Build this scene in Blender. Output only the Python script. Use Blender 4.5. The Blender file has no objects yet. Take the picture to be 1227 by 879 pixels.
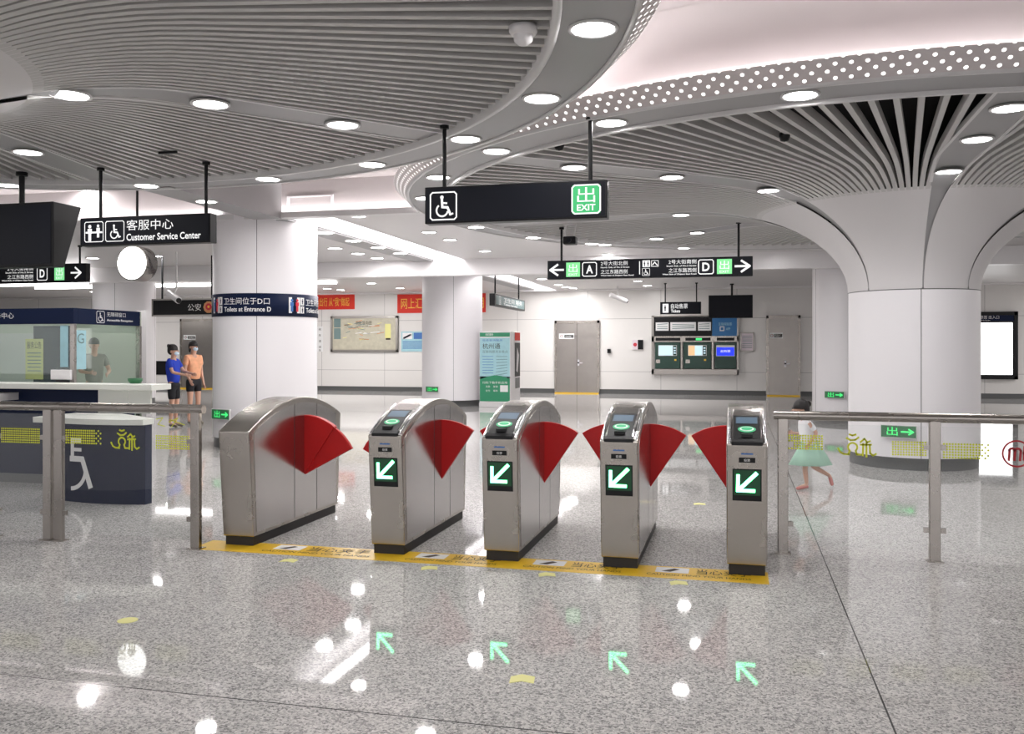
import bpy, bmesh, math, random
from mathutils import Vector, Matrix
random.seed(7)
sc = bpy.context.scene
COL = sc.collection
PI = math.pi
R = math.radians

# ---------------------------------------------------------------- camera, world, light, exposure
F, CX, HY, CH = 1080.0, 613.5, 416.0, 1.5
YAW = R(14); cA, sA = math.cos(YAW), math.sin(YAW)
cam = bpy.data.cameras.new('camera'); camo = bpy.data.objects.new('camera', cam); COL.objects.link(camo)
camo.location = (0, 0, CH); camo.rotation_euler = (R(90), 0, YAW)
cam.sensor_width = 36; cam.lens = F/1227*36; cam.shift_y = -(439.5-HY)/1227; cam.clip_end = 200
sc.camera = camo
sc.view_settings.view_transform = 'Standard'; sc.view_settings.look = 'None'
sc.view_settings.gamma = 1; sc.view_settings.use_curve_mapping = False
sc.view_settings.exposure = 1.07
w = bpy.data.worlds.new('world'); sc.world = w; w.use_nodes = True
w.node_tree.nodes['Background'].inputs[0].default_value = (.95, .93, .95, 1)
w.node_tree.nodes['Background'].inputs[1].default_value = 0.85
sc.cycles.use_denoising = True
sc.cycles.max_bounces = 8; sc.cycles.diffuse_bounces = 4; sc.cycles.glossy_bounces = 4
sc.cycles.transparent_max_bounces = 12; sc.cycles.sample_clamp_indirect = 6
# ---------------------------------------------------------------- pixel readings of the photograph -> points in the hall
def onY(px, py, Y):
    t = (px-CX)/F; X = (t*Y*cA-Y*sA)/(cA+t*sA); d = -X*sA+Y*cA
    return Vector((X, Y, CH-(py-HY)*d/F))
def onX(px, py, X):
    t = (px-CX)/F; Y = X*(cA+t*sA)/(t*cA-sA); d = -X*sA+Y*cA
    return Vector((X, Y, CH-(py-HY)*d/F))
def onZ(px, py, z):
    d = (z-CH)*F/(HY-py); x = (px-CX)/F*d
    return Vector((x*cA-d*sA, x*sA+d*cA, z))

# ---------------------------------------------------------------- materials
def nt(name):
    m = bpy.data.materials.new(name); m.use_nodes = True
    return m, m.node_tree.nodes, m.node_tree.links, m.node_tree.nodes['Principled BSDF']
def mat(name, col, rough=.5, metal=0, emit=None, es=0, bump=0, bscale=40, var=0, spec=.5):
    m, N, L, b = nt(name)
    b.inputs['Base Color'].default_value = (*col, 1); b.inputs['Roughness'].default_value = rough
    b.inputs['Metallic'].default_value = metal; b.inputs['Specular IOR Level'].default_value = spec
    if emit: b.inputs['Emission Color'].default_value = (*emit, 1); b.inputs['Emission Strength'].default_value = es
    if var or bump:
        tc = N.new('ShaderNodeTexCoord'); n = N.new('ShaderNodeTexNoise'); n.inputs['Scale'].default_value = bscale
        n.inputs['Detail'].default_value = 4
        L.new(tc.outputs['Object'], n.inputs['Vector'])
        if var:
            mr = N.new('ShaderNodeMapRange'); mr.inputs[3].default_value = 1-var; mr.inputs[4].default_value = 1+var
            L.new(n.outputs[0], mr.inputs[0])
            mx = N.new('ShaderNodeMix'); mx.data_type = 'RGBA'; mx.blend_type = 'MULTIPLY'; mx.inputs[0].default_value = 1
            mx.inputs[6].default_value = (*col, 1); L.new(mr.outputs[0], mx.inputs[7]); L.new(mx.outputs[2], b.inputs['Base Color'])
        if bump:
            bp = N.new('ShaderNodeBump'); bp.inputs['Strength'].default_value = bump; bp.inputs['Distance'].default_value = .01
            L.new(n.outputs[0], bp.inputs['Height']); L.new(bp.outputs[0], b.inputs['Normal'])
    return m
def m_steel(name, col, rough, stretch=(3, 3, 90)):
    m, N, L, b = nt(name); b.inputs['Metallic'].default_value = 1
    tc = N.new('ShaderNodeTexCoord'); mp = N.new('ShaderNodeMapping'); mp.inputs['Scale'].default_value = stretch
    n = N.new('ShaderNodeTexNoise'); n.inputs['Scale'].default_value = 3; n.inputs['Detail'].default_value = 5
    L.new(tc.outputs['Object'], mp.inputs[0]); L.new(mp.outputs[0], n.inputs['Vector'])
    mr = N.new('ShaderNodeMapRange'); mr.inputs[3].default_value = rough*.8; mr.inputs[4].default_value = rough*1.25
    L.new(n.outputs[0], mr.inputs[0]); L.new(mr.outputs[0], b.inputs['Roughness'])
    n2 = N.new('ShaderNodeTexNoise'); n2.inputs['Scale'].default_value = 5; L.new(tc.outputs['Object'], n2.inputs['Vector'])
    mr2 = N.new('ShaderNodeMapRange'); mr2.inputs[3].default_value = .94; mr2.inputs[4].default_value = 1.05; L.new(n2.outputs[0], mr2.inputs[0])
    mx = N.new('ShaderNodeMix'); mx.data_type = 'RGBA'; mx.blend_type = 'MULTIPLY'; mx.inputs[0].default_value = 1
    mx.inputs[6].default_value = (*col, 1); L.new(mr2.outputs[0], mx.inputs[7]); L.new(mx.outputs[2], b.inputs['Base Color'])
    return m
def m_granite():
    m, N, L, b = nt('polished_granite')
    tc = N.new('ShaderNodeTexCoord')
    v = N.new('ShaderNodeTexVoronoi'); v.inputs['Scale'].default_value = 105; L.new(tc.outputs['Object'], v.inputs['Vector'])
    n = N.new('ShaderNodeTexNoise'); n.inputs['Scale'].default_value = 130; n.inputs['Detail'].default_value = 6; n.inputs['Roughness'].default_value = .75
    L.new(tc.outputs['Object'], n.inputs['Vector'])
    sp = N.new('ShaderNodeSeparateColor'); L.new(v.outputs['Color'], sp.inputs[0])
    ad = N.new('ShaderNodeMath'); ad.operation = 'MULTIPLY_ADD'; ad.inputs[1].default_value = .45; L.new(sp.outputs[0], ad.inputs[0]); L.new(n.outputs[0], ad.inputs[2])
    cr = N.new('ShaderNodeValToRGB'); e = cr.color_ramp.elements
    e[0].position = .44; e[0].color = (.15, .147, .148, 1); e[1].position = .95; e[1].color = (.70, .68, .66, 1)
    k = cr.color_ramp.elements.new(.66); k.color = (.43, .42, .412, 1)
    L.new(ad.outputs[0], cr.inputs[0])
    # joints: Y = 3.45 + 7k, X = .6 + 7k
    sx = N.new('ShaderNodeSeparateXYZ'); L.new(tc.outputs['Object'], sx.inputs[0])
    def joint(sock, off):
        a = N.new('ShaderNodeMath'); a.operation = 'SUBTRACT'; a.inputs[1].default_value = off-3.5; L.new(sock, a.inputs[0])
        w_ = N.new('ShaderNodeMath'); w_.operation = 'WRAP'; w_.inputs[1].default_value = 0; w_.inputs[2].default_value = 7; L.new(a.outputs[0], w_.inputs[0])
        s = N.new('ShaderNodeMath'); s.operation = 'SUBTRACT'; s.inputs[1].default_value = 3.5; L.new(w_.outputs[0], s.inputs[0])
        ab = N.new('ShaderNodeMath'); ab.operation = 'ABSOLUTE'; L.new(s.outputs[0], ab.inputs[0])
        lt = N.new('ShaderNodeMath'); lt.operation = 'LESS_THAN'; lt.inputs[1].default_value = .004; L.new(ab.outputs[0], lt.inputs[0])
        return lt
    j1 = joint(sx.outputs[1], 3.45); j2 = joint(sx.outputs[0], .6)
    mxm = N.new('ShaderNodeMath'); mxm.operation = 'MAXIMUM'; L.new(j1.outputs[0], mxm.inputs[0]); L.new(j2.outputs[0], mxm.inputs[1])
    mm = N.new('ShaderNodeMix'); mm.data_type = 'RGBA'; L.new(mxm.outputs[0], mm.inputs[0]); L.new(cr.outputs[0], mm.inputs[6]); mm.inputs[7].default_value = (.06, .06, .06, 1)
    L.new(mm.outputs[2], b.inputs['Base Color'])
    b.inputs['Roughness'].default_value = .035; b.inputs['IOR'].default_value = 1.33
    return m
def m_panel(name, col, stepx, zs, lw=.012, rough=.3):
    """enamel wall cladding with thin joints every stepx metres and at the heights zs"""
    m, N, L, b = nt(name)
    tc = N.new('ShaderNodeTexCoord'); sx = N.new('ShaderNodeSeparateXYZ'); L.new(tc.outputs['Object'], sx.inputs[0])
    fr = N.new('ShaderNodeMath'); fr.operation = 'WRAP'; fr.inputs[1].default_value = 0; fr.inputs[2].default_value = stepx; L.new(sx.outputs[0], fr.inputs[0])
    acc = N.new('ShaderNodeMath'); acc.operation = 'LESS_THAN'; acc.inputs[1].default_value = lw; L.new(fr.outputs[0], acc.inputs[0])
    for z in zs:
        s = N.new('ShaderNodeMath'); s.operation = 'SUBTRACT'; s.inputs[1].default_value = z; L.new(sx.outputs[2], s.inputs[0])
        ab = N.new('ShaderNodeMath'); ab.operation = 'ABSOLUTE'; L.new(s.outputs[0], ab.inputs[0])
        lt = N.new('ShaderNodeMath'); lt.operation = 'LESS_THAN'; lt.inputs[1].default_value = lw/2; L.new(ab.outputs[0], lt.inputs[0])
        mx = N.new('ShaderNodeMath'); mx.operation = 'MAXIMUM'; L.new(acc.outputs[0], mx.inputs[0]); L.new(lt.outputs[0], mx.inputs[1]); acc = mx
    mm = N.new('ShaderNodeMix'); mm.data_type = 'RGBA'; L.new(acc.outputs[0], mm.inputs[0]); mm.inputs[6].default_value = (*col, 1); mm.inputs[7].default_value = (.33, .32, .32, 1)
    L.new(mm.outputs[2], b.inputs['Base Color']); b.inputs['Roughness'].default_value = rough
    return m
def m_glass(name, tint, gloss=1.0, body=None, bodyf=0):
    m, N, L, b = nt(name); N.remove(b); out = N['Material Output']
    tr = N.new('ShaderNodeBsdfTransparent'); tr.inputs[0].default_value = (*tint, 1)
    gl = N.new('ShaderNodeBsdfGlossy'); gl.inputs['Roughness'].default_value = .01
    ge = N.new('ShaderNodeNewGeometry'); io = N.new('ShaderNodeMath'); io.operation = 'MULTIPLY_ADD'; io.inputs[1].default_value = -(1.5-1/1.5); io.inputs[2].default_value = 1.5; L.new(ge.outputs['Backfacing'], io.inputs[0])
    fr = N.new('ShaderNodeFresnel'); L.new(io.outputs[0], fr.inputs[0])
    mu = N.new('ShaderNodeMath'); mu.operation = 'MULTIPLY'; mu.inputs[1].default_value = gloss; L.new(fr.outputs[0], mu.inputs[0])
    mix = N.new('ShaderNodeMixShader'); L.new(mu.outputs[0], mix.inputs[0]); L.new(tr.outputs[0], mix.inputs[1]); L.new(gl.outputs[0], mix.inputs[2])
    last = mix
    if body:
        df = N.new('ShaderNodeBsdfDiffuse'); df.inputs[0].default_value = (*body, 1)
        m2 = N.new('ShaderNodeMixShader'); m2.inputs[0].default_value = bodyf; L.new(mix.outputs[0], m2.inputs[1]); L.new(df.outputs[0], m2.inputs[2]); last = m2
    L.new(last.outputs[0], out.inputs[0]); return m
def m_perf():
    """white sheet metal with staggered round holes, lit from behind (uv in metres)"""
    m, N, L, b = nt('backlit_perforated_metal'); b.inputs['Base Color'].default_value = (.62, .57, .57, 1); b.inputs['Roughness'].default_value = .5
    uv = N.new('ShaderNodeUVMap'); sx = N.new('ShaderNodeSeparateXYZ'); L.new(uv.outputs[0], sx.inputs[0])
    def M(op, a, b_=None, c=None):
        n = N.new('ShaderNodeMath'); n.operation = op
        for i, v in enumerate((a, b_, c)):
            if v is None: continue
            if isinstance(v, (int, float)): n.inputs[i].default_value = v
            else: L.new(v, n.inputs[i])
        return n.outputs[0]
    v = M('DIVIDE', sx.outputs[1], .058); row = M('FLOOR', v); fv = M('SUBTRACT', M('SUBTRACT', v, row), .5)
    off = M('MULTIPLY', M('MODULO', row, 2), .5)
    u = M('ADD', M('DIVIDE', sx.outputs[0], .1), off); fu = M('SUBTRACT', M('FRACT', u), .5)
    du = M('MULTIPLY', fu, .1); dv = M('MULTIPLY', fv, .058)
    dd = M('SQRT', M('ADD', M('MULTIPLY', du, du), M('MULTIPLY', dv, dv)))
    hole = M('LESS_THAN', dd, .0145)
    L.new(M('MULTIPLY', hole, .9), b.inputs['Emission Strength']); b.inputs['Emission Color'].default_value = (1, .98, .96, 1)
    return m
G = {}
G['granite'] = m_granite()
G['wall'] = m_panel('cream_wall_cladding', (.74, .72, .70), 2.35, (2.42, .72))
G['white'] = mat('white_enamel', (.80, .78, .79), .35)
G['colw'] = mat('white_column_cladding', (.82, .80, .82), .32)
G['vault'] = mat('pale_grey_vault_sheet', (.64, .62, .625), .45)
G['ceil'] = mat('pale_grey_ceiling_sheet', (.62, .60, .60), .4)
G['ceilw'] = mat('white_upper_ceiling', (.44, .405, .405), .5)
G['slat'] = mat('grey_aluminium_slat', (.52, .51, .50), .45)
G['band'] = mat('mid_grey_band_sheet', (.34, .335, .34), .4)
G['trim'] = mat('light_grey_trim', (.66, .65, .65), .4)
G['dark'] = mat('dark_plenum', (.016, .014, .014), .9)
G['plinth'] = mat('grey_plinth', (.10, .103, .103), .35)
G['steel'] = m_steel('brushed_steel', (.43, .40, .365), .26, (1, 1, 1))
G['steel2'] = m_steel('satin_steel_panel', (.52, .50, .49), .17, (1, 4, 1))
G['steelr'] = m_steel('rail_steel', (.36, .335, .31), .27, (1, 1, 1))
G['steeld'] = m_steel('door_steel', (.40, .375, .35), .3, (60, 3, 3))
G['chrome'] = mat('bright_chrome', (.85, .85, .87), .08, 1)
G['black'] = mat('black_plastic', (.007, .007, .008), .4, spec=.25)
G['blackm'] = mat('black_rubber', (.02, .018, .018), .6)
G['signb'] = mat('dark_sign_face', (.006, .007, .012), .4, spec=.2)
G['navy'] = mat('navy_laminate', (.006, .012, .040), .45, spec=.12)
G['red'] = mat('red_flap', (.46, .007, .008), .4, var=.06, spec=.3)
G['banner'] = mat('red_banner_cloth', (.72, .03, .015), .6)
G['gold'] = mat('gold_lettering', (.9, .55, .06), .5)
G['yellow'] = mat('yellow_floor_tape', (.76, .47, .015), .4, var=.08)
G['sticker'] = mat('pale_yellow_sticker', (.75, .72, .28), .5)
G['decal'] = mat('yellow_green_decal', (.72, .76, .04), .5)
G['inkb'] = mat('black_ink', (.03, .02, .01), .6)
G['inkw'] = mat('white_ink', (.8, .8, .8), .5)
G['inkr'] = mat('red_ink', (.6, .03, .05), .5)
G['inkblue'] = mat('blue_ink', (.05, .16, .45), .5)
G['inkg'] = mat('grey_green_ink', (.16, .24, .24), .5)
G['paper'] = mat('white_paper', (.8, .8, .8), .6)
G['pink'] = mat('pink_paper', (.72, .62, .68), .6)
G['logo'] = mat('dark_red_logo', (.42, .02, .03), .5)
G['counter'] = mat('cream_counter_slab', (.74, .75, .70), .3)
G['skin'] = mat('skin', (.62, .36, .26), .5)
G['hair'] = mat('black_hair', (.012, .009, .009), .5)
G['mask'] = mat('pale_blue_mask', (.62, .78, .90), .7)
G['blue'] = mat('blue_cotton', (.015, .05, .50), .8)
G['peach'] = mat('peach_patterned_cotton', (.86, .42, .24), .8, var=.35, bscale=9)
G['blacks'] = mat('black_cotton', (.01, .01, .014), .8)
G['whitec'] = mat('white_cotton', (.80, .80, .82), .8)
G['greenc'] = mat('pale_green_gauze', (.36, .58, .46), .8)
G['greyc'] = mat('grey_uniform', (.20, .20, .17), .8)
G['shoe'] = mat('brown_sole', (.14, .12, .08), .7)
G['pinks'] = mat('pink_sandal', (.62, .22, .2), .6)
G['glass'] = m_glass('clear_glass', (.985, .992, .99), .5, (.8, .8, .8), .02)
G['gglass'] = m_glass('greenish_glass', (.90, .96, .92), 1.0, (.6, .7, .62), .06)
G['perf'] = m_perf()
G['tan'] = mat('beige_map', (.50, .47, .37), .4, var=.22, bscale=7)
G['kioskg'] = mat('green_poster', (.03, .26, .13), .35)
G['kioskb'] = mat('pale_blue_poster', (.36, .60, .66), .35, var=.12, bscale=9)
G['mgreen'] = mat('dark_green_machine', (.012, .05, .035), .3)
G['hblue'] = mat('blue_panel', (.03, .15, .36), .4)
G['cream'] = mat('pale_green_partition', (.56, .60, .52), .5)
G['orange'] = mat('orange_emblem', (.62, .28, .12), .5)
def em(name, c, s, base=(.8, .8, .8)): G[name] = mat(name, base, .5, 0, c, s)
em('lamp', (1, .98, .97), 10); em('strip', (1, .96, .955), 9.5); em('strip2', (1, .97, .97), 4)
em('signw', (1, 1, 1), .4, (.4, .4, .4)); em('signg', (.03, .62, .20), .26, (.02, .2, .06)); em('arrow', (.12, 1, .36), 4.5, (.05, .3, .2)); em('arrowbg', (0, .10, .03), .15, (.003, .012, .006))
em('lime', (.25, .85, .35), .42, (.1, .3, .1)); em('exitg', (.06, 1, .22), .55, (.03, .2, .06)); em('exitbg', (.02, .16, .06), .2, (.02, .07, .03))
em('lbox', (1, 1, 1), 1.3); em('scrw', (.62, .88, 1), .45, (.2, .2, .2)); em('scro', (1, .60, .30), .42, (.2, .15, .1)); em('scrb', (.02, .05, 1), .55, (.01, .01, .1)); em('readerg', (.12, .8, .35), .25, (.02, .2, .1)); em('scrc', (.10, .20, .30), .25, (.02, .03, .05))
em('clock', (1, .99, .95), 2)

# ---------------------------------------------------------------- mesh builder
class MB:
    def __init__(s): s.v = []; s.f = []; s.m = []; s.mats = []; s.sm = []
    def mi(s, k):
        if k not in s.mats: s.mats.append(k)
        return s.mats.index(k)
    def add(s, vs, fs, k, smooth=False, M=None):
        n = len(s.v); s.v += [tuple(M @ Vector(p)) if M else tuple(p) for p in vs]
        for f in fs: s.f.append([n+i for i in f]); s.m.append(s.mi(k)); s.sm.append(smooth)
        return s
    def box(s, a, b, k, M=None):
        x0, y0, z0 = a; x1, y1, z1 = b
        return s.add([(x0,y0,z0),(x1,y0,z0),(x1,y1,z0),(x0,y1,z0),(x0,y0,z1),(x1,y0,z1),(x1,y1,z1),(x0,y1,z1)],
              [(0,3,2,1),(4,5,6,7),(0,1,5,4),(1,2,6,5),(2,3,7,6),(3,0,4,7)], k, M=M)
    def prism(s, prof, x0, x1, k, M=None):      # profile in (y, z), extruded along x
        n = len(prof); vs = [(x0, y, z) for y, z in prof]+[(x1, y, z) for y, z in prof]
        fs = [tuple(range(n)), tuple(range(2*n-1, n-1, -1))]+[(i, n+i, n+(i+1) % n, (i+1) % n) for i in range(n)]
        return s.add(vs, fs, k, M=M)
    def ext(s, prof, z0, z1, k, M=None):        # outline in (x, y), extruded along z
        n = len(prof); vs = [(x, y, z0) for x, y in prof]+[(x, y, z1) for x, y in prof]
        fs = [tuple(range(n-1, -1, -1)), tuple(range(n, 2*n))]+[(i, (i+1) % n, n+(i+1) % n, n+i) for i in range(n)]
        return s.add(vs, fs, k, M=M)
    def lathe(s, prof, k, n=48, c=(0, 0), a0=0, a1=2*PI, smooth=True, M=None):   # profile in (r, z)
        full = abs(a1-a0-2*PI) < 1e-6; m = n if full else n+1; vs = []
        for i in range(m):
            a = a0+(a1-a0)*i/n
            for r, z in prof: vs.append((c[0]+r*math.cos(a), c[1]+r*math.sin(a), z))
        q = len(prof); fs = []
        for i in range(n):
            j = (i+1) % m
            for t in range(q-1): fs.append((i*q+t, j*q+t, j*q+t+1, i*q+t+1))
        return s.add(vs, fs, k, smooth, M)
    def cyl(s, a, b, r, k, n=16, r2=None):
        a, b = Vector(a), Vector(b); d = (b-a); q = d.to_track_quat('Z', 'Y').to_matrix().to_4x4(); q.translation = a
        h = d.length; r2 = r if r2 is None else r2
        s.lathe([(r, 0), (r2, h)], k, n, M=q)
        s.add([(r*math.cos(2*PI*i/n), r*math.sin(2*PI*i/n), 0) for i in range(n)], [tuple(range(n-1, -1, -1))], k, M=q)
        return s.add([(r2*math.cos(2*PI*i/n), r2*math.sin(2*PI*i/n), h) for i in range(n)], [tuple(range(n))], k, M=q)
    def tube(s, pts, r, k, n=8):
        for a, b in zip(pts, pts[1:]): s.cyl(a, b, r, k, n)
        return s
    def ball(s, c, rad, k, n=16, zmin=-1.0):
        rx, ry, rz = rad if hasattr(rad, '__len__') else (rad,)*3
        vs, fs = [], []; m = n//2; t0 = math.asin(max(-1, zmin))
        for j in range(m+1):
            t = t0+(PI/2-t0)*j/m
            for i in range(n):
                a = 2*PI*i/n; vs.append((c[0]+rx*math.cos(t)*math.cos(a), c[1]+ry*math.cos(t)*math.sin(a), c[2]+rz*math.sin(t)))
        for j in range(m):
            for i in range(n): fs.append((j*n+i, j*n+(i+1) % n, (j+1)*n+(i+1) % n, (j+1)*n+i))
        return s.add(vs, fs, k, True)
    def build(s, name, parent=None, bevel=0, loc=None):
        me = bpy.data.meshes.new(name); me.from_pydata(s.v, [], s.f)
        for k in s.mats: me.materials.append(G[k])
        me.polygons.foreach_set('material_index', s.m); me.polygons.foreach_set('use_smooth', s.sm); me.update()
        o = bpy.data.objects.new(name, me); COL.objects.link(o)
        if parent: o.parent = parent
        if loc: o.location = loc
        if bevel:
            b = o.modifiers.new('bevel', 'BEVEL'); b.width = bevel; b.segments = 3; b.limit_method = 'ANGLE'; b.angle_limit = R(40)
        return o
def tag(o, label, cat=None, group=None, kind=None):
    o['label'] = label
    if cat: o['category'] = cat
    if group: o['group'] = group
    if kind: o['kind'] = kind
    return o
def thing(name, label, cat, loc=(0, 0, 0), rz=0, group=None):
    o = bpy.data.objects.new(name, None); COL.objects.link(o); o.location = loc; o.rotation_euler = (0, 0, rz); o.empty_display_size = .1
    return tag(o, label, cat, group)
def struct(mb, name, label=None, loc=None):
    o = mb.build(name, loc=loc); o['kind'] = 'structure'
    if label: o['label'] = label
    return o
def copy_tree(o, parent=None):
    c = o.copy(); COL.objects.link(c); c.parent = parent
    for ch in [x for x in COL.objects if x.parent == o]: copy_tree(ch, c)
    return c

# ---------------------------------------------------------------- flat drawing on a face (signs, decals)
_tc = {}
def glyphs(t, bold=.0):
    if (t, bold) in _tc: return _tc[(t, bold)]
    cu = bpy.data.curves.new('lettering', 'FONT'); cu.body = t; cu.size = 1; cu.offset = 0 if any(ord(c) > 0x2e80 for c in t) else bold; cu.resolution_u = 3
    o = bpy.data.objects.new('lettering', cu); COL.objects.link(o)
    dg = bpy.context.evaluated_depsgraph_get(); me = bpy.data.meshes.new_from_object(o.evaluated_get(dg))
    vs = [tuple(v.co) for v in me.vertices]; fs = [tuple(p.vertices) for p in me.polygons]
    bpy.data.objects.remove(o); bpy.data.curves.remove(cu); bpy.data.meshes.remove(me)
    _tc[(t, bold)] = (vs, fs); return vs, fs
class Sheet:
    """draws on a plane: map(u, v, lift) -> point"""
    def __init__(s, mp): s.mb = MB(); s.mp = mp; s.l = .002
    def add(s, pts, fs, k): s.mb.add([s.mp(u, v, s.l) for u, v in pts], fs, k)
    def rect(s, u0, v0, u1, v1, k): s.add([(u0, v0), (u1, v0), (u1, v1), (u0, v1)], [(0, 1, 2, 3)], k)
    def poly(s, pts, k): s.add(pts, [tuple(range(len(pts)))], k)
    def disc(s, u, v, r, k, n=14, ry=None): s.poly([(u+r*math.cos(2*PI*i/n), v+(ry or r)*math.sin(2*PI*i/n)) for i in range(n)], k)
    def arc(s, u, v, r, wd, k, a0=0, a1=360, n=24):
        P = []
        for i in range(n+1):
            a = R(a0+(a1-a0)*i/n); P += [(u+(r-wd/2)*math.cos(a), v+(r-wd/2)*math.sin(a)), (u+(r+wd/2)*math.cos(a), v+(r+wd/2)*math.sin(a))]
        s.add(P, [(2*i, 2*i+1, 2*i+3, 2*i+2) for i in range(n)], k)
    def stroke(s, pts, wd, k):
        for (a, b), (c, d) in zip(pts, pts[1:]):
            L = math.hypot(c-a, d-b) or 1e-9; nx, ny = -(d-b)/L*wd/2, (c-a)/L*wd/2; ex, ey = (c-a)/L*wd*.3, (d-b)/L*wd*.3
            s.add([(a+nx-ex, b+ny-ey), (a-nx-ex, b-ny-ey), (c-nx+ex, d-ny+ey), (c+nx+ex, d+ny+ey)], [(0, 1, 2, 3)], k)
    def frame(s, u0, v0, u1, v1, wd, k, rad=.0):
        c = rad; P = [(u0+c, v0), (u1-c, v0), (u1, v0+c), (u1, v1-c), (u1-c, v1), (u0+c, v1), (u0, v1-c), (u0, v0+c), (u0+c, v0)] if c else [(u0, v0), (u1, v0), (u1, v1), (u0, v1), (u0, v0)]
        s.stroke(P, wd, k)
    def text(s, t, u0, v0, u1, v1, k, bold=.0):
        vs, fs = glyphs(t, bold)
        if not vs: return
        x0, x1 = min(p[0] for p in vs), max(p[0] for p in vs); y0, y1 = min(p[1] for p in vs), max(p[1] for p in vs)
        s.add([(u0+(p[0]-x0)/(x1-x0)*(u1-u0), v0+(p[1]-y0)/(y1-y0)*(v1-v0)) for p in vs], fs, k)
    def wheelchair(s, u, v, h, k, border=True):   # centre u, v; height h
        if border: s.frame(u-h/2, v-h/2, u+h/2, v+h/2, h*.05, k, h*.08)
        q = h*.8; f = lambda a, b: (u+(a-.5)*q, v+(b-.5)*q)
        s.disc(*f(.43, .9), .085*q, k); s.stroke([f(.43, .8), f(.45, .45), f(.70, .43), f(.84, .1)], .11*q, k); s.stroke([f(.84, .1), f(.95, .14)], .08*q, k)
        s.stroke([f(.44, .64), f(.66, .62)], .08*q, k); s.arc(*f(.44, .3), .27*q, .08*q, k, 125, 350)
    def man(s, u, v, h, k):
        s.disc(u, v+h*.38, h*.11, k); s.rect(u-h*.15, v-h*.05, u+h*.15, v+h*.24, k); s.rect(u-h*.10, v-h*.5, u+h*.10, v, k)
    def done(s, name, parent, label=None):
        o = s.mb.build(name, parent)
        if label: o['label'] = label
        return o
def flat(x0, z0, y, dirx=1):   # sheet in plane y, facing -Y
    return Sheet(lambda u, v, l: (x0+u*dirx, y-l*dirx, z0+v))

# ================================================================ THE SETTING
struct(MB().add([(-30, -12, 0), (20, -12, 0), (20, 29.2, 0), (-30, 29.2, 0)], [(0, 1, 2, 3)], 'granite'), 'floor')
ZC, ZU = 3.4, 3.95
WB = 29.0
struct(MB().box((-30, WB, .15), (20, WB+.2, 3.6), 'wall'), 'wall_back')
struct(MB().box((-30, WB+.03, 0), (20, WB+.2, .15), 'plinth'), 'baseboard_back')
struct(MB().box((-30.2, -12, 0), (-30, 29.2, 4.1), 'wall'), 'wall_left')
struct(MB().box((20, -12, 0), (20.2, 29.2, 4.1), 'wall'), 'wall_right')
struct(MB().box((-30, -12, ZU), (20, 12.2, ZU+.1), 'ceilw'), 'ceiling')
TL = Vector((-5.97, 3.82)); TK = Vector((2.21, 12.58)); KC = Vector((1.39, 12.4)); RL, RK = 5.35, 5.45
# lower flat ceiling around the far half of the right canopy
def arcpts(c, r, a0, a1, n): return [(c[0]+r*math.cos(R(a0+(a1-a0)*i/n)), c[1]+r*math.sin(R(a0+(a1-a0)*i/n))) for i in range(n+1)]
ro = RK+.2; YL = 12.05; ai = math.degrees(math.asin((YL-KC.y)/ro))
pr = [(-5.7, YL)]+arcpts(KC, ro, 180-ai, ai, 60)+[(20, YL), (20, 18.6), (-5.7, 18.6)]
fc = MB(); fc.ext(pr[::-1], ZC, ZC+.02, 'ceil')
struct(fc, 'ceiling')
struct(MB().box((-30, YL, ZC), (-6.85, 18.6, ZC+.02), 'ceil'), 'ceiling')
lip = MB()
for xa, xb in ((-30, KC.x-ro-.05), (KC.x+ro+.05, 20)):
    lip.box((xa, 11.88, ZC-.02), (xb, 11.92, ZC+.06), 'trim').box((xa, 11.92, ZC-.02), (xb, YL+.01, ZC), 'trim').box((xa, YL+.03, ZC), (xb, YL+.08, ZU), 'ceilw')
struct(lip, 'trim_1', 'pale lip along the far edge of the raised ceiling')
# far zone
struct(MB().box((-5.7, 18.9, ZC-.03), (20, 29.1, ZC), 'ceil').box((-30, 18.9, ZC-.03), (-6.85, 29.1, ZC), 'ceil'), 'ceiling')
struct(MB().box((-30, 18.6, 3.06), (20, 18.9, 3.7), 'white'), 'ceiling_beam', 'long white dropped beam across the hall in front of the far columns')
struct(MB().box((-30, 28.7, 3.33), (20, 29.0, 3.45), 'white'), 'trim_2')
# linear light trough at X -6.4 .. -5.7
tr = MB()
for y0, y1 in ((12.06, 18.6), (18.9, 28.6)):
    tr.box((-6.42, y0, ZC), (-6.38, y1, ZC+.32), 'white').box((-5.72, y0, ZC), (-5.68, y1, ZC+.32), 'white').box((-6.4, y0, ZC+.3), (-5.7, y1, ZC+.32), 'white')
    tr.box((-6.85, y0, ZC-.03), (-6.4, y1, ZC+.02), 'band')
struct(tr, 'trim_3', 'straight ceiling trough with grey downlight band beside it')
struct(MB().box((-6.86, 9.25, ZC-.03), (-6.42, 11.9, ZU), 'band'), 'trim_4', 'short grey beam between raised ceiling and white column')

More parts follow.
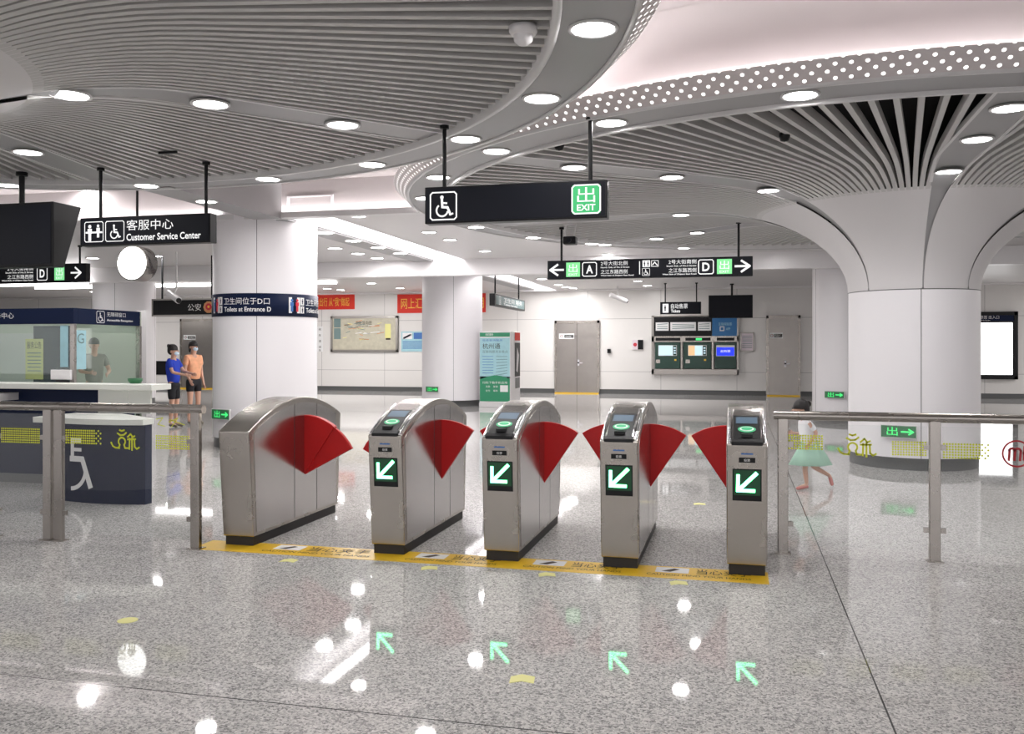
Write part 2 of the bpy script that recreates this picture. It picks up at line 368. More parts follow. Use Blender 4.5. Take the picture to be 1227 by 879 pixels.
# canopy: a column that flares into a disc of radial slats
ZN, RC, RA = 2.21, .785, 2.2
def vz(r):   # underside height at radius r
    if r >= RC+RA: return ZC
    u = (RC+RA-r)/RA
    return ZN+(ZC-ZN)*math.sqrt(max(0, 1-u*u))
def sw(r):   # spoke band width
    t = min(1, max(0, (r-RC)/2.0)); return .015+.36*t**1.3
def rays(cc, ring, rr, a):   # distance from column centre cc to the ring circle in direction a
    d = Vector((math.cos(a), math.sin(a))); o = cc-ring; b = o.dot(d); return -b+math.sqrt(b*b-(o.dot(o)-rr*rr))
def canopy(cc, ring, rm, spokes, step, arcs, tagname):
    ri = rm-.22
    sp = sorted(R(s+14) % (2*PI) for s in spokes)
    vault = MB(); slat = MB(); band = MB(); edge = MB()
    rs = [RC+RA*(1-math.cos(PI/2*i/18)) for i in range(19)]; rs = [r for r in rs if r < 1.95]+[1.95]
    rsp = [RC+RA*(1-math.cos(PI/2*i/18)) for i in range(19)]
    for i, a in enumerate(sp):
        b = sp[(i+1) % len(sp)]
        if b <= a: b += 2*PI
        n = 18; vs = []
        for r in rs:
            h0 = sw(r)/2/r
            for j in range(n+1):
                t = a+h0+(b-a-2*h0)*j/n; vs.append((cc.x+r*math.cos(t), cc.y+r*math.sin(t), vz(r)))
        m = n+1
        vault.add(vs, [(q*m+j, q*m+j+1, (q+1)*m+j+1, (q+1)*m+j) for q in range(len(rs)-1) for j in range(n)], 'vault', True)
        # slats
        k = max(3, round((b-a)/R(step)))
        for j in range(k+1):
            t = a+(b-a)*j/k; off = min(t-a, b-t)
            e = 0
            if j in (0, k): continue
            r0 = 1.88
            while r0 < 7 and off*r0 < sw(r0)/2+.02: r0 += .05
            re = rays(cc, ring, ri, t)
            if r0 < re-.15: slat_strip(slat, cc, t, r0, re, .024)
        # spoke band and its light trims
        t = a; rl = rays(cc, ring, ri+.05, t)
        rr_ = rsp+[RC+RA+.4, rl]
        d = Vector((math.cos(t), math.sin(t))); nn = Vector((-d.y, d.x)); P = []
        for r in rr_:
            for s_ in (-1, 1):
                p = cc+d*r+nn*s_*(sw(r)/2+.012); P.append((p.x, p.y, vz(r)+(.03 if r < 1.9 else .002)))
        band.add(P, [(2*q, 2*q+1, 2*q+3, 2*q+2) for q in range(len(rr_)-1)], 'band', True)
        for s_ in (-1, 1):
            Q = []
            for r in [x for x in rr_ if x > 1.9]:
                for w_, z_ in ((0, 0), (.03, 0), (.03, .05), (0, .05)):
                    p = cc+d*r+nn*s_*(sw(r)/2+w_); Q.append((p.x, p.y, vz(r)+z_-.006))
            m4 = len(Q)//4
            edge.add(Q, [(4*q+i_, 4*q+(i_+1) % 4, 4*q+4+(i_+1) % 4, 4*q+4+i_) for q in range(m4-1) for i_ in range(4)], 'trim')
    struct(vault, 'ceiling', 'smooth pale flare on top of the '+tagname+' column')
    struct(slat, 'ceiling', 'grey radial slats of the '+tagname+' canopy')
    struct(band, 'trim_5', 'grey radial bands of the '+tagname+' canopy')
    # ring
    c = (ring.x, ring.y)
    band2 = MB(); band2.lathe([(rm-.2, ZC-.02), (rm+.2, ZC-.02)], 'band', 144, c)
    edge.lathe([(rm-.2, ZC-.02), (rm-.205, ZC-.05), (rm-.25, ZC-.05), (rm-.255, ZC+.06)], 'trim', 144, c)
    edge.lathe([(rm+.2, ZC-.02), (rm+.2, ZC-.035), (rm+.235, ZC-.035), (rm+.24, ZC+.02)], 'trim', 144, c)
    struct(band2, 'trim_6', 'curved grey downlight band around the '+tagname+' canopy')
    struct(edge, 'trim_7', 'pale rims of the '+tagname+' canopy')
    # plenum above
    pl = MB(); pl.lathe([(rm-.21, ZC-.01), (rm-.21, ZU-.1)], 'dark', 96, c)
    pl.add([(c[0]+(rm-.2)*math.cos(2*PI*i/64), c[1]+(rm-.2)*math.sin(2*PI*i/64), ZU-.1) for i in range(64)], [tuple(range(64))], 'dark')
    struct(pl, 'ceiling', 'dark void above the slats of the '+tagname+' canopy')
    # perforated upstand, riser and hidden strip light
    a0, a1 = arcs
    ra, za, rb, zb = rm+.235, ZC-.015, rm+.385, ZC+.115
    hgt = math.hypot(rb-ra, zb-za); n = 150; vs, fs, uv = [], [], []
    for i in range(n+1):
        a = R(a0+(a1-a0)*i/n)
        vs += [(c[0]+ra*math.cos(a), c[1]+ra*math.sin(a), za), (c[0]+rb*math.cos(a), c[1]+rb*math.sin(a), zb)]
    me = bpy.data.meshes.new('trim_8'); fs = [(2*i, 2*i+2, 2*i+3, 2*i+1) for i in range(n)]; me.from_pydata(vs, [], fs)
    ul = me.uv_layers.new(name='UVMap'); L_ = R(a1-a0)*rm
    for p in me.polygons:
        for li in p.loop_indices:
            vi = me.loops[li].vertex_index; ul.data[li].uv = (L_*(vi//2)/n, .0 if vi % 2 == 0 else hgt)
    me.materials.append(G['perf']); o = bpy.data.objects.new('trim_8', me); COL.objects.link(o); o['kind'] = 'structure'; o['label'] = 'backlit perforated upstand around the '+tagname+' canopy'
    fil = [(rm+.2, ZC), (rm+.2, ZC+.12)]+[(rm+.2+.43*(1-math.cos(R(90*q/8))), ZC+.12+.43*math.sin(R(90*q/8))-.002) for q in range(9)]
    rz = MB(); rz.lathe(fil, 'ceilw', 120, c, R(a0), R(a1)); struct(rz, 'trim_9')
    st = MB(); st.lathe([(rm+.275, ZC+.035), (rm+.275, ZC+.085)], 'strip', 120, c, R(a0), R(a1)); o = struct(st, 'cove_light', 'white cove light strip around the '+tagname+' canopy')
def slat_strip(mb, cc, t, r0, r1, hw):
    d = Vector((math.cos(t), math.sin(t))); nn = Vector((-d.y, d.x)); Q = []
    rr = [r for r in (1.88, 2.0, 2.15, 2.3, 2.5, 2.75, RC+RA) if r > r0+.04 and r < r1-.1]
    rr = [r0]+rr+[r1]
    for r in rr:
        z = vz(r)
        for w_, z_ in ((-hw, 0), (hw, 0), (hw, .085), (-hw, .085)):
            p = cc+d*r+nn*w_; Q.append((p.x, p.y, z+z_))
    m4 = len(rr)
    mb.add(Q, [(4*q+i, 4*q+(i+1) % 4, 4*q+4+(i+1) % 4, 4*q+4+i) for q in range(m4-1) for i in range(4)], 'slat')
canopy(TL, TL, RL, [36, 87, 137, 188, 240, 291, 343], 1.75, (0, 360), 'large left')
canopy(TK, KC, RK, [254.5, 206, 157, 124, 76, 30, 341, 298], 1.95, (180-ai+2, 360+ai-2), 'right')
cs = MB()
for xa, xb in ((-30, KC.x-ro-.1), (KC.x+ro+.1, 20)): cs.box((xa, 11.95, ZC+.005), (xb, 12.0, ZC+.03), 'strip')
struct(cs, 'cove_light', 'straight white cove light strip at the edge of the raised ceiling')
cs = MB()
for y0, y1 in ((12.2, 18.5), (19, 28.5)): cs.box((-6.25, y0, ZC+.26), (-5.85, y1, ZC+.29), 'strip2')
struct(cs, 'cove_light', 'straight white light strip inside the ceiling trough')
a, b = onY(-60, 340, 18.5), onY(103, 340, 18.5)
struct(MB().box((a.x, 18.42, 3.0), (b.x, 18.58, 3.16), 'strip2'), 'cove_light', 'bright strip along the beam above the service booth')
struct(MB().box((-21, 23.4, 3.3), (-11, 23.6, 3.36), 'strip2'), 'cove_light', 'white light line on the far ceiling left of the white column')

def column(x, y, z1, label, seam=True, r=RC):
    m = MB(); m.lathe([(r, .15), (r, z1)], 'colw', 72)
    o = struct(m, 'column', label, loc=(x, y, 0))
    p = MB(); p.lathe([(r-.02, 0), (r-.02, .15), (r+.001, .15)], 'plinth', 72); q = p.build('plinth', o)
    if seam:
        s_ = MB()
        for k in range(4):
            a = R(k*90+seam); s_.box((r-.003, -.004, .15), (r+.0015, .004, z1), 'plinth', Matrix.Rotation(a, 4, 'Z'))
        s_.build('seam', o)
    return o
column(TK.x, TK.y, ZN, 'round white column flaring into the right slatted canopy', 253+14)
m = MB(); m.lathe([(RC+.002, ZN-.006), (RC+.003, ZN+.004)], 'plinth', 72, (TK.x, TK.y)); struct(m, 'trim_10')
column(TL.x, TL.y, ZN, 'round white column under the large left canopy', 40)
colA = column(-7.1, 12.66, ZC+.2, 'round white column with navy toilet direction band behind the first ticket gate', 200)
column(-7.22, 22.5, ZC+.1, 'round white column beside the green information kiosk', 200)
column(2.33, 19.96, ZC+.1, 'white column partly hidden behind the flared column', 200)
column(-15.9, 20.9, ZC+.1, 'white column behind the service booth', 200)

# ---------------------------------------------------------------- doors in the back wall
def door(n, px0, px1, y0, leaves, label):
    a, b = onY(px0, y0, WB), onY(px1, y0, WB); h = a.z
    o = MB().box((0, -.05, 0), (b.x-a.x, .02, h), 'steeld').build('door_%d' % n, loc=(a.x, WB, 0)); o['kind'] = 'structure'; o['label'] = label
    w_ = b.x-a.x; f = MB(); f.box((0, -.08, 0), (.07, -.05, h), 'steel').box((w_-.07, -.08, 0), (w_, -.05, h), 'steel').box((0, -.08, h-.09), (w_, -.05, h), 'steel'); f.build('door_frame', o)
    if leaves == 2: MB().box((w_/2-.006, -.056, .02), (w_/2+.006, -.049, h-.1), 'blackm').build('seam', o)
    MB().box((w_*.5+.03, -.1, .98), (w_*.5+.2, -.07, 1.02), 'chrome').box((w_*.5+.03, -.1, .9), (w_*.5+.09, -.05, 1.1), 'chrome').build('door_handle', o)
    MB().box((.02, -.16, 0), (w_-.02, -.03, .035), 'yellow').build('door_sill', o)
    s = flat(w_*.1, 1.78, -.058); u = .5*min(1, w_/1.3)
    s.rect(0, 0, u, .17, 'inkw'); s.rect(u*.35, .03, u-.02, .13, 'inkb'); s.disc(u*.16, .085, .05, 'inkr'); s.l = .004; s.disc(u*.16, .085, .03, 'inkw'); s.text('设备区', u*.4, .05, u-.06, .11, 'inkw')
    s.done('door_plate', o, 'small white plate with a red mark')
door(1, 665, 718.5, 384, 2, 'wide steel double door in the middle of the far wall')
door(2, 918, 959, 378, 1, 'steel door right of the ticket machines')
door(3, 217, 258, 382, 1, 'steel door left of the white column behind the two walkers')

# ================================================================ TICKET GATES
def topz(y): # gate top profile
    pts = [(-.05, .87), (.75, 1.085), (1.56, .90)]
    r = 0
    for i, (yi, zi) in enumerate(pts):
        t = zi
        for j, (yj, _) in enumerate(pts):
            if j != i: t *= (y-yj)/(yi-yj)
        r += t
    return r
GW = .128
def gate(x, label, left, right, arrow=True, plain=False):
    t = thing('ticket_gate', label, 'ticket gate', (x, 6.1, 0), 0, 'row of winged ticket gates')
    MB().box((-GW+.012, .035, 0), (GW-.012, 1.47, .075), 'blackm').build('plinth', t)
    ys = [-.05+1.61*i/22 for i in range(23)]
    prof = [(.015, .07)]+[(y, topz(y)) for y in ys]+[(1.5, .07)]
    MB().prism(prof[::-1], -GW, GW, 'steel').build('body', t, .009)
    # front lip is flatter: side panels with seams
    for s_ in (-1, 1):
        for (ya, yb) in ((.0, .655), (.665, 1.06), (1.07, 1.45)):
            yy = [ya+(yb-ya)*i/8 for i in range(9)]
            if ya == 0: lowp = [(ya+.06, .10)]; yy[0] = .0
            else: lowp = [(ya, .10)]
            pp = lowp+[(y+(.02 if y == yy[0] and ya == 0 else 0), topz(y)-.045) for y in yy]+[(yb, .10)]
            x0, x1 = (GW, GW+.0035) if s_ > 0 else (-GW-.0035, -GW)
            MB().prism(pp[::-1], x0, x1, 'steel2').build('side_panel', t)
        MB().box((s_*(GW+.0005)-.001, .655, .1), (s_*(GW+.0005)+.001, .665, 1.02), 'blackm').box((s_*(GW+.0005)-.001, 1.06, .1), (s_*(GW+.0005)+.001, 1.07, .98), 'blackm').build('panel_seam', t)
    for ang, s_ in ((left, -1), (right, 1)):
        if ang is None: continue
        rr, pz, py = .485, .43, .86
        P = [(0, 0)]+[(rr*math.sin(R((90-ang)*i/12)), rr*math.cos(R((90-ang)*i/12))) for i in range(13)]
        M = Matrix.Translation((s_*GW, py, pz)) @ Matrix.Diagonal((s_, 1, 1, 1))
        q = MB(); n = len(P); vs = [(a, -.018, b) for a, b in P]+[(a, .018, b) for a, b in P]
        fs = [tuple(range(n)), tuple(range(2*n-1, n-1, -1))]+[(i, n+i, n+(i+1) % n, (i+1) % n) for i in range(n)]
        if s_ < 0: fs = [f[::-1] for f in fs]
        q.add(vs, fs, 'red', M=M); q.build('flap', t, .004)
        if ang < 45:
            rr2 = rr*.93; P2 = [(0, .0)]+[(rr2*math.sin(R(38*i/8)), rr2*math.cos(R(38*i/8))+.05) for i in range(9)]
            q = MB(); n = len(P2); vs = [(a, -.03, b) for a, b in P2]+[(a, .03, b) for a, b in P2]
            fs = [tuple(range(n)), tuple(range(2*n-1, n-1, -1))]+[(i, n+i, n+(i+1) % n, (i+1) % n) for i in range(n)]
            if s_ < 0: fs = [f[::-1] for f in fs]
            q.add(vs, fs, 'red', M=M); q.build('flap', t, .004)
    # front face drawing plane: leans from (y .015, z .07) to (y -.05, z .87)
    dy, dz = -.065, .80; Ln = math.hypot(dy, dz)
    def fm(u, v, l): k = v-.07; return (u, .015+k*dy/dz-l, v)
    if arrow:
        s = Sheet(fm); s.l = .0015; s.rect(-.092, .498, .092, .708, 'black'); s.l = .003; s.rect(-.084, .535, .084, .70, 'arrowbg'); so = s.done('arrow_display', t)
        s = Sheet(fm); s.l = .0045
        s.stroke([(.058, .680), (-.05, .572)], .024, 'arrow'); s.stroke([(-.056, .665), (-.058, .565)], .022, 'arrow'); s.stroke([(-.062, .566), (.045, .566)], .022, 'arrow')
        s.done('arrow', so, 'glowing green arrow pointing down left')
        s = Sheet(fm); s.l = .003; s.rect(-.052, .750, .052, .783, 'black'); s.l = .004; s.text('投票', -.02, .757, .02, .775, 'inkw'); s.rect(-.038, .803, .038, .812, 'inkblue'); s.done('ticket_slot', t)
    # black lip and reader console on the slope
    q = MB(); q.prism([(-.056, .862), (-.056, .885), (-.02, .905), (-.02, .87)][::-1], -.098, .098, 'black').build('front_lip', t, .003) if not plain else None
    def tm(u, v, l): return (u, v, topz(v)+l+.002)
    if not plain:
        q = MB(); n = 10; vs, fs = [], []
        for i in range(n+1):
            y = -.045+.50*i/n; hw = .105-.01*(i/n)
            for xx, zz in ((-hw, .0), (-hw+.01, .014), (hw-.01, .014), (hw, .0)): vs.append((xx, y, topz(y)+zz))
        for i in range(n):
            for j in range(3): fs.append((4*i+j, 4*i+j+1, 4*i+5+j, 4*i+4+j))
        q.add(vs, fs, 'steel2')
        q.build('reader_console', t)
        def sheet(l, f):
            s = Sheet(tm); s.l = .0145+l; f(s); return s
        def strips(s, u, v0, v1, k):
            for i in range(5):
                a, b = v0+(v1-v0)*i/5, v0+(v1-v0)*(i+1)/5; s.rect(-u, a, u, b, k)
        s = sheet(.001, lambda s: strips(s, .085, -.03, .30, 'black')); s.l += .002; strips(s, .07, .17, .27, 'scrc'); s.done('card_reader', t)
        s = sheet(.004, lambda s: None); s.disc(0, .09, .058, 'readerg', 20, .04); s.l += .002; s.disc(0, .09, .046, 'inkw', 20, .028); s.l += .002; s.disc(0, .09, .036, 'readerg', 20, .02); s.done('reader_mark', t, 'green oval card mark')
        MB().box((-.035, -.01, topz(.01)+.012), (.035, .035, topz(.02)+.028), 'black').build('ticket_mouth', t)
        for s_ in (-1, 1): MB().tube([(s_*.113, y, topz(y)+.004) for y in (-.045, .05, .15, .25, .35, .45)], .010, 'chrome', 8).build('edge_trim', t)
    return t
gate(-3.66, 'left end steel gate without a display, red flap on its right side', None, 28, False, True)
gate(-2.45, 'steel gate with green arrow between the wide aisle and the end gate without display', 28, 56)
gate(-1.60, 'middle gate of the five, green arrow display and red flaps on both sides', 56, 56)
gate(-.77, 'steel gate with green arrow next to the right end gate', 56, 56)
gate(.065, 'right end gate beside the glass railing, red flap only on its left', 56, None)
for g in [o for o in COL.objects if o.name.startswith('ticket_gate')]: pass

# yellow warning tape
tape = MB().box((-3.95, 5.93, 0), (.20, 6.24, .002), 'yellow').build('floor_tape'); tag(tape, 'yellow warning tape on the floor along the fronts of the gates', 'floor tape')
def fl(x0, y0): return Sheet(lambda u, v, l: (x0+u, y0+v, l+.002))
for k, x in enumerate((-3.25, -2.13, -1.27, -.43)):
    s = fl(x-.1, 5.97); s.l = .0012
    s.rect(.0, .1, .22, .24, 'inkw'); s.l = .0018; s.poly([(.04, .13), (.12, .22), (.16, .2), (.1, .12)], 'inkb')
    s.text('当心夹手', .27, .10, .62 if k else .75, .23, 'inkb', .01); s.text('CAUTION MIND YOUR HANDS', -.05, .02, .62 if k else .8, .065, 'inkb')
    s.done('lettering', tape)
# small stickers on the floor
for k, (px, py, w_, lab) in enumerate(((345, 672, .1, 'pale yellow arrow sticker on the floor in front of the wide aisle'), (514, 681, .1, 'pale yellow arrow sticker on the floor in front of the second aisle'),
        (655, 689, .1, 'pale yellow arrow sticker on the floor in front of the middle gate'), (813, 699, .1, 'pale yellow arrow sticker on the floor in front of the last aisle'),
        (625, 815, .1, 'yellow arrow sticker on the open floor, nearest to the camera'), (838, 604, .1, 'pale yellow sticker on the floor inside the last aisle'), (153, 743, .09, 'round pale sticker on the floor before the left railing'))):
    d = CH*F/(py-HY); x = (px-CX)/F*d; X, Y = x*cA-d*sA, x*sA+d*cA
    q = MB()
    if k == 6: q.ext([(w_*.6*math.cos(2*PI*i/20), w_*.6*math.sin(2*PI*i/20)) for i in range(20)], 0, .002, 'sticker')
    else: q.ext([(-.055, -.035), (0, -.01), (.055, -.035), (.06, .045), (0, .075), (-.05, .045)], 0, .002, 'sticker')
    o = q.build('floor_sticker', loc=(X, Y, .0)); o.rotation_euler[2] = R(14+(k*37) % 20-10); tag(o, lab, 'floor sticker', 'stickers on the granite floor')

# ================================================================ GLASS RAILINGS
def glyph(s, u, v, h, k='decal'):   # stylised bridge-like emblem drawn on the glass, about 1.6 h wide
    f = lambda a, b: (u+a*h, v+b*h); wd = h*.085
    s.stroke([f(0, .32), f(.1, .14), f(.25, .06), f(.5, .04)], wd, k)
    s.stroke([f(.38, .80), f(.55, .70), f(.75, .72), f(.9, .84)], wd, k); s.stroke([f(.5, .97), f(.62, .92), f(.78, .97)], wd, k)
    s.arc(*f(.64, .38), .2*h, wd, k, -50, 230); s.stroke([f(.52, .22), f(.45, .05)], wd, k); s.stroke([f(.77, .22), f(.83, .05), f(1.0, .05)], wd, k)
    s.stroke([f(.98, .62), f(1.15, .78), f(1.28, .62), f(1.4, .68)], wd, k); s.stroke([f(1.1, .56), f(1.08, .0)], wd, k); s.stroke([f(1.24, .6), f(1.24, -.05)], wd, k)
    s.stroke([f(1.38, .5), f(1.40, .12), f(1.52, .02), f(1.66, .1)], wd, k); s.stroke([f(.98, .5), f(1.45, .52)], wd, k)
def piece(base, parent, label, f, lift=.002):
    q = Sheet(base); q.l = lift; f(q); return q.done('decal', parent, label)
def dots(s, u0, u1, v0, v1, rows=6, k='decal', keep=1.0):
    st = (v1-v0)/rows; n = int((u1-u0)/st)
    for i in range(n):
        for j in range(rows):
            edge_ = i > n-4 and (i+j) % 2 and keep < 1
            if not edge_: s.disc(u0+(i+.5)*st, v0+(j+.5)*st, st*.42, k, 6)
def railing(y, x0, x1, posts, panes, label, zr):
    t = thing('glass_railing', label, 'railing', ((x0+x1)/2, y, 0)); ox = (x0+x1)/2
    q = MB(); q.cyl((x0-ox, 0, zr), (x1-ox, 0, zr), .034, 'steelr', 20); q.build('handrail', t)
    for p in posts:
        MB().box((p-ox-.037, -.022, 0), (p-ox+.037, .022, zr-.02), 'steelr').build('post', t, .006)
        MB().box((p-ox-.055, -.045, 0), (p-ox+.055, .045, .008), 'steelr').build('base_plate', t)
    for a_, b_ in panes:
        MB().box((a_-ox, -.006, .07), (b_-ox, .006, zr-.06), 'glass').build('glass_panel', t)
        for e in (a_+.0, b_-.0):
            for z in (.2, .78): MB().box((e-ox-.022, -.014, z), (e-ox+.022, .014, z+.035), 'steelr').build('glass_clamp', t)
    return t, ox
YR = 6.85
xs = [onY(p, 500, YR).x for p in (938, 1120, 1300, 1480)]
rt, ox = railing(YR, onY(927, 500, YR).x, xs[3]+.1, xs, list(zip([x+.05 for x in xs[:-1]], [x-.05 for x in xs[1:]])), 'right steel and glass railing beside the last gate with yellow dotted decal', 1.005)
s = Sheet(lambda u, v, l: (u-ox, -.006-l, v)); gx = lambda p: onY(p, 520, YR).x; gz = lambda p: onY(1050, p, YR).z
LD = 'yellow-green dotted strip printed on the glass'; LG = 'yellow-green bridge-like emblem printed on the glass'
piece(s.mp, rt, LD, lambda s: dots(s, gx(944), gx(988), gz(541), gz(522))); piece(s.mp, rt, LG, lambda s: glyph(s, gx(1004), gz(546), gz(520)-gz(546)))
piece(s.mp, rt, LD, lambda s: dots(s, gx(1068), gx(1112), gz(545), gz(527))); piece(s.mp, rt, LD, lambda s: dots(s, gx(1129), gx(1188), gz(547), gz(528), keep=.5))
s = Sheet(lambda u, v, l: (u-ox, -.006-l, v)); u, v = gx(1218), gz(539); r_ = .088
s.arc(u, v, r_, .012, 'logo', 0, 360, 36)
for k in range(3): s.stroke([(u-.05+k*.035, v-.045), (u-.045+k*.035, v+.02)], .016, 'logo')
s.arc(u-.03, v+.018, .018, .016, 'logo', 0, 180, 10); s.arc(u+.006, v+.018, .018, .016, 'logo', 0, 180, 10); s.stroke([(u+.05, v+.05), (u+.045, v-.04)], .018, 'logo'); s.stroke([(u+.04, v+.005), (u+.08, v+.01)], .014, 'logo')
s.done('emblem', rt, 'dark red round emblem')
YQ = 5.95
px_ = [onY(p, 490, YQ).x for p in (-150, -8, 58, 71, 235)]
lt, ox2 = railing(YQ, onY(-200, 490, YQ).x, onY(244, 490, YQ).x, px_[1:] , [(px_[0], px_[1]-.05), (px_[1]+.05, px_[2]-.045), (px_[3]+.045, px_[4]-.05)], 'left steel and glass railing in front of the service counter', 1.04)
s = Sheet(lambda u, v, l: (u-ox2, -.006-l, v)); gx = lambda p: onY(p, 520, YQ).x; gz = lambda p: onY(100, p, YQ).z
piece(s.mp, lt, LD, lambda s: dots(s, gx(2), gx(51), gz(533), gz(514), 7)); piece(s.mp, lt, LD, lambda s: dots(s, gx(79), gx(124), gz(532), gz(514), 6, keep=.5)); piece(s.mp, lt, LG, lambda s: glyph(s, gx(134), gz(536), gz(513)-gz(536)))
piece(s.mp, lt, LD, lambda s: dots(s, gx(187), gx(228), gz(535), gz(518), 6))
s.stroke([(gx(188), gz(500)), (gx(196), gz(498)), (gx(190), gz(506)), (gx(198), gz(508))], .006, 'decal'); s.stroke([(gx(203), gz(503)), (gx(214), gz(498)), (gx(206), gz(509))], .006, 'decal'); s.stroke([(gx(204), gz(500)), (gx(222), gz(506))], .006, 'decal')
s.done('decal', lt, 'yellow-green handwriting printed on the glass')

# ================================================================ HANGING SIGNS
def hang(name, label, cat, pxs, pys, Y, rods, thick=.12, ztop=ZC, face='signb', body='black', rodmat='black', rodr=.018):
    a, b = onY(pxs[0], pys[1], Y), onY(pxs[1], pys[0], Y); mid = (a.x+b.x)/2
    zl, zh = onY((pxs[0]+pxs[1])/2, pys[1], Y).z, onY((pxs[0]+pxs[1])/2, pys[0], Y).z
    t = thing(name, label, cat, (mid, Y, zl)); w_, h = b.x-a.x, zh-zl
    MB().box((-w_/2, 0, 0), (w_/2, thick, h), body).build('housing', t, .006)
    MB().box((-w_/2+.015, -.004, .015), (w_/2-.015, 0, h-.015), face).build('face', t)
    for p in rods:
        x = onY(p, 200, Y).x-mid
        MB().cyl((x, thick/2, h-.01), (x, thick/2, ztop-zl), rodr, rodmat, 10).cyl((x, thick/2, ztop-zl-.03), (x, thick/2, ztop-zl), rodr*2.2, rodmat, 12).build('rod', t)
    s = Sheet(lambda u, v, l: (u, -.004-l, v))
    U = lambda p: onY(p, 200, Y).x-mid
    V = lambda f: h*f
    return t, s, U, h, w_
# EXIT sign
t, s, U, h, w_ = hang('hanging_sign', 'large nearly blank black hanging sign with wheelchair symbol and green EXIT square', 'sign', (509, 727.5), (219.5, 264.5), 7.3, (530, 706))
k = h*.74; s.wheelchair(U(531.5), h*.47, k, 'signw'); g = U(702.5)
s.rect(g-k/2, h*.5-k/2, g+k/2, h*.5+k/2, 'signg'); s.l = .004; s.frame(g-k/2, h*.5-k/2, g+k/2, h*.5+k/2, .012, 'signw', .02)
s.text('出', g-k*.32, h*.5-k*.12, g+k*.32, h*.5+k*.42, 'signw', .03); s.text('EXIT', g-k*.33, h*.5-k*.4, g+k*.33, h*.5-k*.18, 'signw', .02)
s.done('lettering', t)
# customer service sign
t, s, U, h, w_ = hang('hanging_sign', 'black hanging sign reading Customer Service Center in white', 'sign', (96, 252), (258, 292.5), 8.15, (116, 243))
k = h*.72
s.frame(U(102), h*.14, U(124), h*.84, .008, 'signw', .015); s.frame(U(127), h*.14, U(149), h*.84, .008, 'signw', .015)
s.man(U(108), h*.46, h*.58, 'signw'); s.man(U(118), h*.52, h*.46, 'signw'); s.rect(U(103), h*.44, U(123), h*.50, 'signw'); s.wheelchair(U(138), h*.48, k*.88, 'signw', False)
s.text('客服中心', U(152), h*.50, U(208), h*.86, 'signw', .01); s.text('Customer Service Center', U(152), h*.14, U(241), h*.38, 'signw', .015)
s.done('lettering', t)
def dsign(label, a, b, ys, Y, rods, left=True):
    t, s, U, h, w_ = hang('hanging_sign', label, 'sign', (a, b), ys, Y, rods)
    c = lambda q: a+(b-a)*q
    def arrow(p, d): s.stroke([(U(c(p))-d*.09, h*.5), (U(c(p))+d*.11, h*.5)], .032, 'signw'); s.stroke([(U(c(p))+d*.0, h*.22), (U(c(p))+d*.12, h*.5), (U(c(p))+d*.0, h*.78)], .032, 'signw')
    def ex(p): u = U(c(p)); s.rect(u-.11, h*.12, u+.11, h*.88, 'lime'); s.l = .004; s.text('出', u-.07, h*.36, u+.07, h*.8, 'signw', .02); s.text('EXIT', u-.07, h*.18, u+.07, h*.3, 'signw', .01); s.l = .002
    def let(p, ch): u = U(c(p)); s.frame(u-.11, h*.14, u+.11, h*.86, .014, 'signw', .02); s.text(ch, u-.055, h*.28, u+.055, h*.72, 'signw', .03)
    if left:
        arrow(.05, -1); ex(.125); let(.205, 'A')
        s.text('2号大街北侧', U(c(.26)), h*.68, U(c(.39)), h*.9, 'signw', .02); s.text('North Side of No.2 Street', U(c(.26)), h*.54, U(c(.40)), h*.62, 'signw', .01)
        s.text('之江东路西侧', U(c(.26)), h*.24, U(c(.39)), h*.46, 'signw', .02); s.text('West Side of Zhijiang East Road', U(c(.26)), h*.1, U(c(.42)), h*.19, 'signw', .02)
    s.rect(U(c(.447)), h*.18, U(c(.451)), h*.86, 'signw')
    s.rect(U(c(.463)), h*.56, U(c(.5)), h*.9, 'signw'); s.l = .004; s.man(U(c(.473)), h*.73, h*.26, 'signb'); s.man(U(c(.490)), h*.73, h*.26, 'signb'); s.l = .002
    s.frame(U(c(.507)), h*.58, U(c(.54)), h*.88, .008, 'signw'); s.stroke([(U(c(.512)), h*.66), (U(c(.522)), h*.8), (U(c(.535)), h*.64)], .014, 'signw'); s.wheelchair(U(c(.48)), h*.3, h*.38, 'signw')
    s.text('2号大街南侧', U(c(.59)), h*.68, U(c(.725)), h*.9, 'signw', .02); s.text('South Side of No.2 Street', U(c(.58)), h*.54, U(c(.725)), h*.62, 'signw', .01)
    s.text('之江东路西侧', U(c(.59)), h*.24, U(c(.725)), h*.46, 'signw', .02); s.text('West Side of Zhijiang East Road', U(c(.56)), h*.1, U(c(.725)), h*.19, 'signw', .02)
    let(.772, 'D'); ex(.862); arrow(.945, 1)
    s.done('lettering', t)
dsign('long black hanging sign with exit letters A and D and an arrow at each end', 656, 902, (309.5, 332.5), 14.0, (672, 885))
dsign('black exit sign with letter D and right arrow, half behind the dark monitor', -126, 103, (318, 340), 14.3, (93,), False)
# small far signs
t, s, U, h, w_ = hang('hanging_sign', 'small black hanging sign above the ticket machines', 'sign', (791, 840), (361.5, 376), 26.5, (797, 834.5), ztop=ZC-.03)
s.rect(U(794), h*.12, U(801), h*.85, 'signw'); s.l = .004; s.man(U(797), h*.5, h*.5, 'signb'); s.l = .002
s.text('自动售票', U(804), h*.45, U(824), h*.85, 'signw', .02); s.text('Tickets', U(804), h*.12, U(815), h*.38, 'signw', .02); s.done('lettering', t)
